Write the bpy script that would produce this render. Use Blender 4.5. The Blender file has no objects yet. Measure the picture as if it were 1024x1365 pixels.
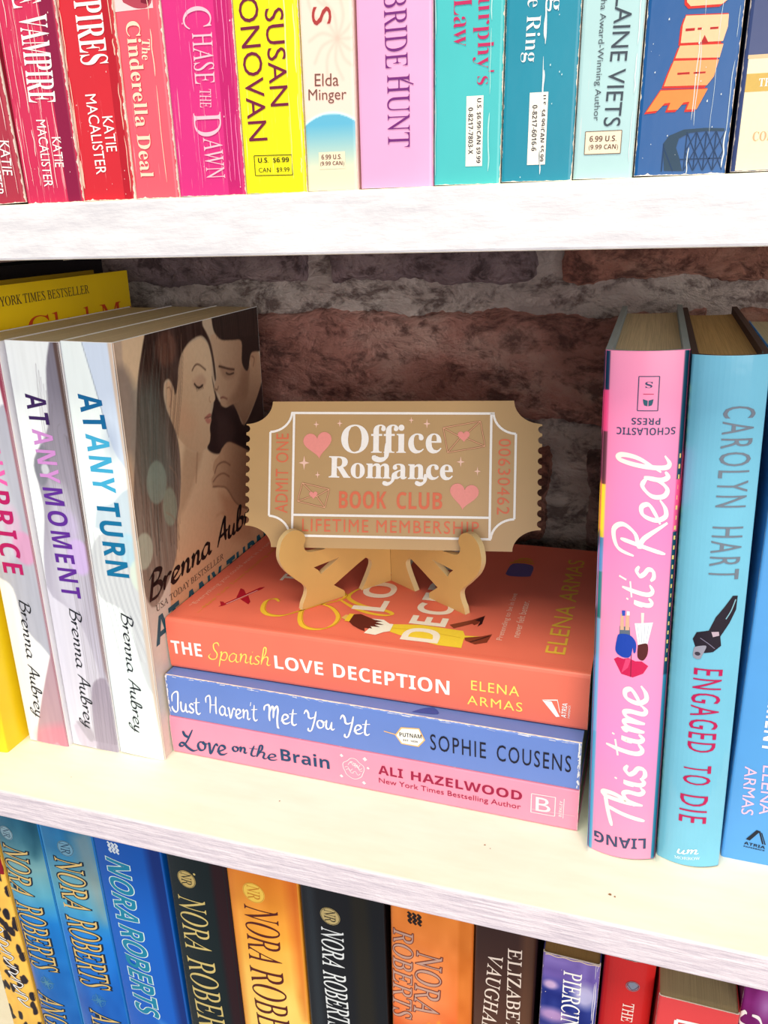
import bpy, bmesh, math, random
import numpy as np
from mathutils import Matrix, Vector

# ------------------------------------------------------------------ camera
scene = bpy.context.scene
COL = scene.collection
cam = bpy.data.cameras.new('camera')
cam.sensor_fit = 'VERTICAL'
cam.sensor_height = 36.0
cam.lens = 36.0 * 1087.98 / 1365.0
cam.clip_start = 0.01
cam_o = bpy.data.objects.new('camera', cam)
COL.objects.link(cam_o)
R_ = [[0.9520307611648781, 0.07602905043292757, -0.2964068374482787],
      [0.3043626258485863, -0.3354153551333523, 0.8915491750471874],
      [-0.03163576745357064, -0.9389974031013262, -0.3424661372845337]]
M = Matrix(((R_[0][0], -R_[0][1], -R_[0][2], 0.0232743),
            (R_[1][0], -R_[1][1], -R_[1][2], -0.3054028),
            (R_[2][0], -R_[2][1], -R_[2][2], 0.2628486), (0, 0, 0, 1)))
cam_o.matrix_world = M
scene.camera = cam_o

# ------------------------------------------------------------------ world, lights, exposure
w_ = bpy.data.worlds.new('room_ambient')
w_.use_nodes = True
bg = w_.node_tree.nodes['Background']
bg.inputs[0].default_value = (0.93, 0.93, 1.0, 1)
bg.inputs[1].default_value = 0.36
scene.world = w_


def area(name, loc, target, sx, sy, energy, color):
    l = bpy.data.lights.new(name, 'AREA')
    l.shape = 'RECTANGLE'
    l.size, l.size_y = sx, sy
    l.energy = energy
    l.color = color
    o = bpy.data.objects.new(name, l)
    COL.objects.link(o)
    o.location = loc
    o.rotation_euler = (Vector(target) - Vector(loc)).to_track_quat('-Z', 'Y').to_euler()
    return o


area('ceiling_panel_light', (-0.05, -0.80, 1.62), (-0.05, 0.0, 0.08), 1.1, 0.40, 25.5, (1.0, 0.93, 0.72))
area('window_light', (-1.5, -1.3, 0.75), (-0.1, 0.0, 0.1), 0.9, 1.1, 2.4, (0.74, 0.86, 1.0))
area('warm_room_light', (1.5, -1.1, 0.9), (0.0, 0.0, 0.1), 0.8, 0.8, 4.2, (1.0, 0.86, 0.72))

area('front_fill_light', (0.80, -2.1, 0.36), (-0.05, 0.0, 0.15), 1.7, 0.9, 38.0, (1.0, 0.92, 0.86))  # added frontal fill that brightens the inside of the middle bay

vs = scene.view_settings
scene.display_settings.display_device = 'sRGB'
vs.view_transform = 'Standard'
vs.look = 'None'
vs.exposure = 0.0
vs.gamma = 1.0
vs.use_curve_mapping = False

random.seed(7)
RNG = np.random.RandomState(11)


# ------------------------------------------------------------------ small helpers
def lin(c):
    return tuple(((v / 255.0) / 12.92 if v / 255.0 <= 0.04045 else ((v / 255.0 + 0.055) / 1.055) ** 2.4) for v in c)


def link(name, me, parent=None, mat=None):
    o = bpy.data.objects.new(name, me)
    COL.objects.link(o)
    if parent is not None:
        o.parent = parent
    if mat is not None:
        me.materials.append(mat)
    return o


def finish(bm, name, parent=None, mat=None, smooth=False):
    me = bpy.data.meshes.new(name)
    bmesh.ops.recalc_face_normals(bm, faces=bm.faces[:])
    bm.to_mesh(me)
    bm.free()
    if smooth:
        for p in me.polygons:
            p.use_smooth = True
    return link(name, me, parent, mat)


def thing(name, label, cat, loc=(0, 0, 0), rot=None, group=None):
    o = bpy.data.objects.new(name, None)
    o.empty_display_size = 0.01
    COL.objects.link(o)
    if rot is not None:
        o.matrix_world = Matrix.Translation(loc) @ rot
    else:
        o.location = loc
    o['label'] = label
    o['category'] = cat
    if group:
        o['group'] = group
    return o


def box(bm, x0, y0, z0, x1, y1, z1, bev=0.0, seg=1):
    r = bmesh.ops.create_cube(bm, size=1.0)
    for v in r['verts']:
        v.co = Vector((x0 + (v.co.x + .5) * (x1 - x0), y0 + (v.co.y + .5) * (y1 - y0), z0 + (v.co.z + .5) * (z1 - z0)))
    if bev > 0:
        es = list({e for v in r['verts'] for e in v.link_edges})
        bmesh.ops.bevel(bm, geom=es, offset=bev, segments=seg, affect='EDGES', profile=0.5)


# ------------------------------------------------------------------ materials
MATS = {}


def nodes(name):
    m = bpy.data.materials.new(name)
    m.use_nodes = True
    nt = m.node_tree
    return m, nt, nt.nodes['Principled BSDF']


def N(nt, t, **kw):
    n = nt.nodes.new(t)
    for k, v in kw.items():
        setattr(n, k, v)
    return n


def math_n(nt, op, a, b=None, clamp=False):
    n = N(nt, 'ShaderNodeMath', operation=op, use_clamp=clamp)
    for i, q in enumerate((a, b)):
        if q is None:
            continue
        if isinstance(q, (int, float)):
            n.inputs[i].default_value = q
        else:
            nt.links.new(q, n.inputs[i])
    return n.outputs[0]


def ink(c, rough=0.45, metal=0.0):
    key = ('ink', c, rough, metal)
    if key not in MATS:
        m, nt, b = nodes('printed_ink')
        no = N(nt, 'ShaderNodeTexNoise')
        no.inputs['Scale'].default_value = 900
        tc = N(nt, 'ShaderNodeTexCoord')
        nt.links.new(tc.outputs['Object'], no.inputs['Vector'])
        mx = N(nt, 'ShaderNodeMixRGB', blend_type='MULTIPLY')
        mx.inputs[0].default_value = 0.10
        mx.inputs[1].default_value = (*lin(c), 1)
        nt.links.new(no.outputs[0], mx.inputs[2])
        nt.links.new(mx.outputs[0], b.inputs['Base Color'])
        b.inputs['Roughness'].default_value = rough
        b.inputs['Metallic'].default_value = metal
        b.inputs['Specular IOR Level'].default_value = 0.3
        MATS[key] = m
    return MATS[key]


def cover_mat(c, w, d, h, rough=0.38, wear=0.0, streak=0.0, axis='z', c2=None):
    """printed card: faint mottling, whitened worn edges, whitened long spine creases"""
    m, nt, b = nodes('cover_card')
    tc = N(nt, 'ShaderNodeTexCoord')
    sep = N(nt, 'ShaderNodeSeparateXYZ')
    nt.links.new(tc.outputs['Object'], sep.inputs[0])
    X, Y, Z = sep.outputs
    n1 = N(nt, 'ShaderNodeTexNoise')
    n1.inputs['Scale'].default_value = 40
    n1.inputs['Detail'].default_value = 4
    nt.links.new(tc.outputs['Object'], n1.inputs['Vector'])
    mx = N(nt, 'ShaderNodeMixRGB', blend_type='MULTIPLY')
    mx.inputs[0].default_value = 0.16
    mx.inputs[1].default_value = (*lin(c), 1)
    nt.links.new(n1.outputs[0], mx.inputs[2])
    col = mx.outputs[0]
    if wear > 0:
        n2 = N(nt, 'ShaderNodeTexNoise')
        n2.inputs['Scale'].default_value = 420
        n2.inputs['Detail'].default_value = 3
        nt.links.new(tc.outputs['Object'], n2.inputs['Vector'])
        ex = math_n(nt, 'MINIMUM', math_n(nt, 'ABSOLUTE', X), math_n(nt, 'ABSOLUTE', math_n(nt, 'SUBTRACT', X, w)))
        ez = math_n(nt, 'MINIMUM', math_n(nt, 'ABSOLUTE', Z), math_n(nt, 'ABSOLUTE', math_n(nt, 'SUBTRACT', Z, h)))
        dist = math_n(nt, 'MINIMUM', ex, ez)
        front = math_n(nt, 'LESS_THAN', Y, 0.0014)
        thr = math_n(nt, 'MULTIPLY', math_n(nt, 'POWER', n2.outputs[0], 3.0), 0.0015 * wear)
        msk = math_n(nt, 'MULTIPLY', math_n(nt, 'LESS_THAN', dist, thr), front)
        m2 = N(nt, 'ShaderNodeMixRGB')
        nt.links.new(msk, m2.inputs[0])
        nt.links.new(col, m2.inputs[1])
        m2.inputs[2].default_value = (*lin((238, 226, 214)), 1)
        col = m2.outputs[0]
    if streak > 0:
        mp = N(nt, 'ShaderNodeMapping')
        mp.inputs['Scale'].default_value = (1100, 30, 22) if axis == 'z' else (22, 30, 1100)
        nt.links.new(tc.outputs['Object'], mp.inputs[0])
        n3 = N(nt, 'ShaderNodeTexNoise')
        n3.inputs['Scale'].default_value = 1.0
        n3.inputs['Detail'].default_value = 5
        n3.inputs['Roughness'].default_value = 0.75
        nt.links.new(mp.outputs[0], n3.inputs['Vector'])
        front = math_n(nt, 'LESS_THAN', Y, 0.003)
        k = math_n(nt, 'MULTIPLY', math_n(nt, 'SUBTRACT', n3.outputs[0], 0.66 - 0.06 * streak), 14.0, clamp=True)
        k = math_n(nt, 'MULTIPLY', math_n(nt, 'MULTIPLY', k, front), 0.65)
        m3 = N(nt, 'ShaderNodeMixRGB')
        nt.links.new(k, m3.inputs[0])
        nt.links.new(col, m3.inputs[1])
        m3.inputs[2].default_value = (*lin((248, 205, 205)), 1)
        col = m3.outputs[0]
    nt.links.new(col, b.inputs['Base Color'])
    b.inputs['Roughness'].default_value = rough
    b.inputs['Specular IOR Level'].default_value = 0.45
    bp = N(nt, 'ShaderNodeBump')
    bp.inputs['Strength'].default_value = 0.12
    bp.inputs['Distance'].default_value = 0.0006
    n4 = N(nt, 'ShaderNodeTexNoise')
    n4.inputs['Scale'].default_value = 160
    nt.links.new(tc.outputs['Object'], n4.inputs['Vector'])
    nt.links.new(n4.outputs[0], bp.inputs['Height'])
    nt.links.new(bp.outputs[0], b.inputs['Normal'])
    return m


def page_mat(c=(214, 196, 160), axis='x'):
    key = ('page', c, axis)
    if key in MATS:
        return MATS[key]
    m, nt, b = nodes('paper_edges')
    tc = N(nt, 'ShaderNodeTexCoord')
    mp = N(nt, 'ShaderNodeMapping')
    mp.inputs['Scale'].default_value = (4200, 25, 25) if axis == 'x' else (25, 25, 4200)
    nt.links.new(tc.outputs['Object'], mp.inputs[0])
    n = N(nt, 'ShaderNodeTexNoise')
    n.inputs['Scale'].default_value = 1.0
    n.inputs['Detail'].default_value = 3
    nt.links.new(mp.outputs[0], n.inputs['Vector'])
    r = N(nt, 'ShaderNodeValToRGB')
    r.color_ramp.elements[0].position = 0.3
    r.color_ramp.elements[0].color = (*[v * 0.72 for v in lin(c)], 1)
    r.color_ramp.elements[1].position = 0.62
    r.color_ramp.elements[1].color = (*lin(c), 1)
    nt.links.new(n.outputs[0], r.inputs[0])
    nt.links.new(r.outputs[0], b.inputs['Base Color'])
    b.inputs['Roughness'].default_value = 0.9
    b.inputs['Specular IOR Level'].default_value = 0.1
    bp = N(nt, 'ShaderNodeBump')
    bp.inputs['Strength'].default_value = 0.3
    bp.inputs['Distance'].default_value = 0.0003
    nt.links.new(n.outputs[0], bp.inputs['Height'])
    nt.links.new(bp.outputs[0], b.inputs['Normal'])
    MATS[key] = m
    return m


def vcol_mat(rough=0.4):
    key = ('vcol', rough)
    if key not in MATS:
        m, nt, b = nodes('printed_picture')
        a = N(nt, 'ShaderNodeVertexColor')
        a.layer_name = 'art'
        nt.links.new(a.outputs[0], b.inputs['Base Color'])
        b.inputs['Roughness'].default_value = rough
        b.inputs['Specular IOR Level'].default_value = 0.35
        MATS[key] = m
    return MATS[key]


def paint_wood(name, base, streaks, bump, scale=(14, 60, 420)):
    m, nt, b = nodes(name)
    tc = N(nt, 'ShaderNodeTexCoord')
    mp = N(nt, 'ShaderNodeMapping')
    mp.inputs['Scale'].default_value = scale
    nt.links.new(tc.outputs['Object'], mp.inputs[0])
    n = N(nt, 'ShaderNodeTexNoise')
    n.inputs['Scale'].default_value = 1.0
    n.inputs['Detail'].default_value = 6
    n.inputs['Roughness'].default_value = 0.62
    nt.links.new(mp.outputs[0], n.inputs['Vector'])
    r = N(nt, 'ShaderNodeValToRGB')
    r.color_ramp.elements[0].position = 0.36
    r.color_ramp.elements[0].color = (*lin(streaks), 1)
    r.color_ramp.elements[1].position = 0.6
    r.color_ramp.elements[1].color = (*lin(base), 1)
    nt.links.new(n.outputs[0], r.inputs[0])
    nt.links.new(r.outputs[0], b.inputs['Base Color'])
    b.inputs['Roughness'].default_value = 0.55
    bp = N(nt, 'ShaderNodeBump')
    bp.inputs['Strength'].default_value = bump
    bp.inputs['Distance'].default_value = 0.0012
    n2 = N(nt, 'ShaderNodeTexNoise')
    n2.inputs['Scale'].default_value = 260
    n2.inputs['Detail'].default_value = 3
    nt.links.new(tc.outputs['Object'], n2.inputs['Vector'])
    ad = math_n(nt, 'ADD', n.outputs[0], math_n(nt, 'MULTIPLY', n2.outputs[0], 0.45))
    nt.links.new(ad, bp.inputs['Height'])
    nt.links.new(bp.outputs[0], b.inputs['Normal'])
    return m


def plain(name, c, rough=0.5, metal=0.0, var=0.15, scale=80, bump=0.0):
    m, nt, b = nodes(name)
    tc = N(nt, 'ShaderNodeTexCoord')
    n = N(nt, 'ShaderNodeTexNoise')
    n.inputs['Scale'].default_value = scale
    n.inputs['Detail'].default_value = 5
    nt.links.new(tc.outputs['Object'], n.inputs['Vector'])
    mx = N(nt, 'ShaderNodeMixRGB', blend_type='MULTIPLY')
    mx.inputs[0].default_value = var
    mx.inputs[1].default_value = (*lin(c), 1)
    nt.links.new(n.outputs[0], mx.inputs[2])
    nt.links.new(mx.outputs[0], b.inputs['Base Color'])
    b.inputs['Roughness'].default_value = rough
    b.inputs['Metallic'].default_value = metal
    if bump:
        bp = N(nt, 'ShaderNodeBump')
        bp.inputs['Strength'].default_value = bump
        bp.inputs['Distance'].default_value = 0.002
        nt.links.new(n.outputs[0], bp.inputs['Height'])
        nt.links.new(bp.outputs[0], b.inputs['Normal'])
    return m


def brick_mat(ca, cb, cc):
    """rough cast masonry: mottled colour, crevice shade painted into the colour, craggy relief"""
    m, nt, b = nodes('fired_clay')
    tc = N(nt, 'ShaderNodeTexCoord')
    mp = N(nt, 'ShaderNodeMapping')
    mp.inputs['Scale'].default_value = (0.8, 1, 1.25)
    mp.inputs['Rotation'].default_value = (0, 0.35, 0)
    nt.links.new(tc.outputs['Object'], mp.inputs[0])

    def noise(sc, det, ro, dist=0.0):
        n = N(nt, 'ShaderNodeTexNoise')
        n.inputs['Scale'].default_value = sc
        n.inputs['Detail'].default_value = det
        n.inputs['Roughness'].default_value = ro
        n.inputs['Distortion'].default_value = dist
        nt.links.new(mp.outputs[0], n.inputs['Vector'])
        return n.outputs[0]
    n1 = noise(22, 6, 0.6)
    r = N(nt, 'ShaderNodeValToRGB')
    e = r.color_ramp.elements
    e[0].position = 0.34
    e[0].color = (*lin(ca), 1)
    e[1].position = 0.66
    e[1].color = (*lin(cc), 1)
    e2 = e.new(0.5)
    e2.color = (*lin(cb), 1)
    nt.links.new(n1, r.inputs[0])
    craggy = noise(70, 10, 0.68, 0.35)
    ridg = math_n(nt, 'SUBTRACT', 1.0, math_n(nt, 'MULTIPLY', math_n(nt, 'ABSOLUTE', math_n(nt, 'SUBTRACT', noise(55, 6, 0.6, 0.5), 0.5)), 5.0), clamp=True)
    hh = math_n(nt, 'ADD', math_n(nt, 'MULTIPLY', craggy, 1.2), math_n(nt, 'MULTIPLY', ridg, -0.28))
    mx = N(nt, 'ShaderNodeMixRGB', blend_type='MULTIPLY')
    mx.inputs[0].default_value = 0.9
    k = N(nt, 'ShaderNodeValToRGB')
    k.color_ramp.elements[0].position = 0.22
    k.color_ramp.elements[0].color = (0.25, 0.2, 0.2, 1)  # low spots darkened: shade of the relief painted into the base colour
    k.color_ramp.elements[1].position = 0.42
    k.color_ramp.elements[1].color = (1, 1, 1, 1)
    nt.links.new(hh, k.inputs[0])
    nt.links.new(r.outputs[0], mx.inputs[1])
    nt.links.new(k.outputs[0], mx.inputs[2])
    nt.links.new(mx.outputs[0], b.inputs['Base Color'])
    b.inputs['Roughness'].default_value = 0.9
    bp = N(nt, 'ShaderNodeBump')
    bp.inputs['Strength'].default_value = 1.0
    bp.inputs['Distance'].default_value = 0.016
    nt.links.new(hh, bp.inputs['Height'])
    nt.links.new(bp.outputs[0], b.inputs['Normal'])
    return m


# ------------------------------------------------------------------ lettering
SPECIAL = {('i', 'h'): '\u210e'}


def sty(s, style):
    out = []
    base = {'serif': (0x1D400, 0x1D41A, 0x1D7CE), 'italic': (0x1D434, 0x1D44E, None), 'bolditalic': (0x1D468, 0x1D482, None),
            'script': (0x1D4D0, 0x1D4EA, None), 'sansb': (0x1D5D4, 0x1D5EE, 0x1D7EC), 'sanst': (0x1D5A0, 0x1D5BA, 0x1D7E2),
            'roman': (0x1D434, 0x1D44E, None)}.get(style)
    if base is None:
        return s
    for ch in s:
        if style in ('italic', 'roman') and ch == 'h':
            out.append('\u210e')
        elif 'A' <= ch <= 'Z':
            out.append(chr(base[0] + ord(ch) - 65))
        elif 'a' <= ch <= 'z':
            out.append(chr(base[1] + ord(ch) - 97))
        elif ch.isdigit() and base[2]:
            out.append(chr(base[2] + ord(ch) - 48))
        else:
            out.append(ch)
    return ''.join(out)


TXT = {}
TXT_OBJ = []


def text_polys(s, style='sans', offset=0.0, spacing=1.0, shear=0.0):
    """vertices and faces of a line of text, normalised to its own bounding box (0..1)"""
    key = (s, style, offset, spacing, shear)
    if key in TXT:
        return TXT[key]
    if not TXT_OBJ:
        c = bpy.data.curves.new('lettering_source', 'FONT')
        TXT_OBJ.append(bpy.data.objects.new('lettering_source', c))
    o = TXT_OBJ[0]
    c = o.data
    c.body = sty(s, style)
    c.resolution_u = 3
    c.offset = offset
    c.space_character = spacing
    c.shear = -0.27 if style == 'roman' else shear
    me = bpy.data.meshes.new_from_object(o)
    vs_ = [(v.co.x, v.co.y) for v in me.vertices]
    fs = [tuple(p.vertices) for p in me.polygons]
    bpy.data.meshes.remove(me)
    # bounding box of the un-offset text, so outlines register with their letters
    if offset and (s, style, 0.0, spacing, shear) != key:
        text_polys(s, style, 0.0, spacing, shear)
        bb = TXT[(s, style, 0.0, spacing, shear)][2]
    else:
        xs = [v[0] for v in vs_]
        ys = [v[1] for v in vs_]
        bb = (min(xs), min(ys), max(xs), max(ys))
    TXT[key] = (vs_, fs, bb)
    return TXT[key]


def catmull(pts, n=7):
    P = [pts[0]] + list(pts) + [pts[-1]]
    out = []
    for i in range(1, len(P) - 2):
        p0, p1, p2, p3 = (np.array(P[i - 1 + j], float) for j in range(4))
        for k in range(n):
            t = k / n
            out.append(0.5 * ((2 * p1) + (-p0 + p2) * t + (2 * p0 - 5 * p1 + 4 * p2 - p3) * t * t + (-p0 + 3 * p1 - 3 * p2 + p3) * t ** 3))
    out.append(np.array(P[-2], float))
    return out


def ribbon(pts, width, n=7, taper=0.25, vary=0.0, ang=0.8):
    """a brush stroke as a strip of quads; width may swell with direction like a nib"""
    q = catmull(pts, n) if len(pts) > 2 else [np.array(p, float) for p in pts]
    vs_, fs = [], []
    m = len(q)
    for i, p in enumerate(q):
        d = q[min(i + 1, m - 1)] - q[max(i - 1, 0)]
        L = math.hypot(*d) or 1e-9
        d = d / L
        nn = np.array([-d[1], d[0]])
        wv = width * (1 + vary * (abs(math.sin(math.atan2(d[1], d[0]) - ang)) - 0.5) * 2)
        e = min(i, m - 1 - i) / max(1, m * 0.12)
        wv *= taper + (1 - taper) * min(1, e)
        vs_ += [tuple(p + nn * wv / 2), tuple(p - nn * wv / 2)]
    for i in range(m - 1):
        fs.append((2 * i, 2 * i + 1, 2 * i + 3, 2 * i + 2))
    return vs_, fs


G = {
    'a': (.56, [[(.42, .42), (.25, .5), (.08, .3), (.1, .06), (.25, 0), (.4, .2), (.43, .48)], [(.43, .48), (.41, .15), (.48, 0), (.58, .06)]]),
    'b': (.46, [[(.05, .15), (.2, .6), (.22, .95), (.12, 1.0), (.07, .7), (.07, .1), (.2, 0), (.38, .1), (.38, .38), (.22, .46), (.1, .3)]]),
    'e': (.46, [[(.0, .1), (.2, .22), (.36, .36), (.3, .5), (.14, .46), (.07, .2), (.16, .01), (.32, .02), (.48, .14)]]),
    'h': (.5, [[(.02, .2), (.2, .65), (.2, .98), (.1, 1.0), (.08, .6), (.05, 0)], [(.05, .0), (.12, .35), (.28, .5), (.36, .38), (.34, .1), (.42, 0), (.52, .08)]]),
    'i': (.24, [[(.03, .25), (.1, .5), (.08, .1), (.16, 0), (.26, .1)], [(.13, .68), (.15, .74)]]),
    'l': (.3, [[(.0, .15), (.2, .6), (.22, .95), (.12, 1.02), (.07, .6), (.09, .1), (.18, 0), (.32, .1)]]),
    'm': (.68, [[(.03, .4), (.1, .5), (.08, 0)], [(.08, .0), (.14, .38), (.26, .5), (.3, .35), (.28, 0)], [(.28, 0), (.36, .4), (.48, .5), (.53, .35), (.51, .06), (.6, 0), (.7, .1)]]),
    'n': (.5, [[(.03, .4), (.1, .5), (.08, 0)], [(.08, 0), (.16, .38), (.3, .5), (.36, .35), (.34, .06), (.42, 0), (.52, .1)]]),
    'o': (.46, [[(.26, .48), (.1, .42), (.05, .2), (.16, .0), (.34, .08), (.38, .32), (.26, .48), (.32, .4), (.48, .42)]]),
    'p': (.44, [[(.03, .42), (.1, .5), (.06, 0), (.03, -.42)], [(.08, .1), (.16, .42), (.32, .5), (.4, .3), (.32, .04), (.16, .02), (.1, .1)]]),
    'r': (.36, [[(.03, .35), (.1, .5), (.08, 0)], [(.08, .15), (.16, .4), (.28, .5), (.36, .44)]]),
    's': (.34, [[(.3, .44), (.18, .5), (.08, .4), (.14, .28), (.26, .18), (.24, .04), (.1, 0), (.0, .08)]]),
    't': (.32, [[(.16, .88), (.1, .3), (.12, .06), (.22, 0), (.34, .1)], [(-.04, .58), (.34, .66)]]),
    'u': (.5, [[(.03, .42), (.08, .5), (.06, .15), (.14, .0), (.28, .1), (.36, .48)], [(.36, .48), (.34, .1), (.42, 0), (.52, .1)]]),
    'v': (.46, [[(.02, .45), (.1, .48), (.16, .0), (.22, .0), (.38, .5), (.5, .44)]]),
    'y': (.46, [[(.03, .45), (.08, .48), (.08, .15), (.18, .02), (.3, .15), (.36, .48)], [(.36, .48), (.3, -.1), (.18, -.42), (.06, -.42), (.1, -.25), (.44, .05)]]),
    'A': (.56, [[(.0, -.05), (.16, .55), (.34, 1.05), (.38, .5), (.46, 0)], [(.04, .32), (.26, .34), (.56, .42)]]),
    'B': (.56, [[(.14, .98), (.1, .5), (.05, -.04)], [(-.02, .82), (.2, 1.04), (.46, .9), (.36, .62), (.14, .52), (.4, .48), (.52, .24), (.34, .0), (.02, .03)]]),
    'H': (.62, [[(-.16, .55), (-.14, .85), (.04, .98), (.12, .9), (.12, .5), (.06, -.02)], [(.5, 1.0), (.46, .5), (.46, -.02)], [(.1, .46), (.48, .52)]]),
    'J': (.46, [[(.02, .5), (.06, .85), (.26, 1.05), (.4, 1.0), (.36, .5), (.3, .05), (.14, -.06), (.0, .12), (.02, .25)]]),
    'L': (.74, [[(.06, .9), (.16, .68), (.34, .6)], [(.5, 1.05), (.42, .8), (.28, .4), (.1, .08), (-.06, .04), (-.04, .2), (.12, .22), (.3, .02), (.55, -.12), (.78, -.02)]]),
    'M': (.66, [[(-.18, .55), (-.14, .8), (.04, .9), (.1, .7), (.08, .3), (.1, 0)], [(.1, .5), (.22, .85), (.3, .7), (.28, .2)], [(.29, .5), (.44, .9), (.52, .7), (.48, .2), (.5, -.25), (.58, -.3)]]),
    'R': (.62, [[(.2, .9), (.14, .5), (.02, -.05)], [(-.1, .6), (.0, .95), (.34, 1.05), (.5, .86), (.36, .6), (.1, .5), (.3, .4), (.66, -.05)]]),
    'S': (.5, [[(.44, .82), (.34, 1.0), (.16, .9), (.2, .62), (.38, .35), (.34, .06), (.12, -.02), (-.04, .12), (.04, .3)]]),
    'T': (.56, [[(-.1, .8), (.3, .92), (.8, 1.02)], [(.4, .95), (.3, .5), (.2, -.04)]]),
    'Y': (.52, [[(-.14, .7), (-.04, .95), (.08, .8), (.12, .55), (.24, .5), (.42, .62)], [(.5, .98), (.42, .4), (.26, -.25), (.1, -.28), (.1, -.12)]]),
    "'": (.12, [[(.08, 1.0), (.03, .78)]]),
    ' ': (.34, []),
}


def hand_polys(s, width=.07, vary=.3, slant=0.0, seed=1):
    rnd = random.Random(seed)
    x = 0
    V, F = [], []
    hand_polys.z = []
    ns = 0
    for ch in s:
        adv, strokes = G[ch]
        dy = rnd.uniform(-.02, .02)
        for st in strokes:
            pts = [(x + px + slant * py, py + dy) for px, py in st]
            v, f = ribbon(pts, width, 6, 0.45, vary)
            k = len(V)
            V += v
            ns += 1
            hand_polys.z += [0.08 * (ns % 6)] * len(v)
            F += [tuple(a + k for a in q) for q in f]
        x += adv
    xs = [v[0] for v in V]
    ys = [v[1] for v in V]
    return V, F, (min(xs), min(ys), max(xs), max(ys))


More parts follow.
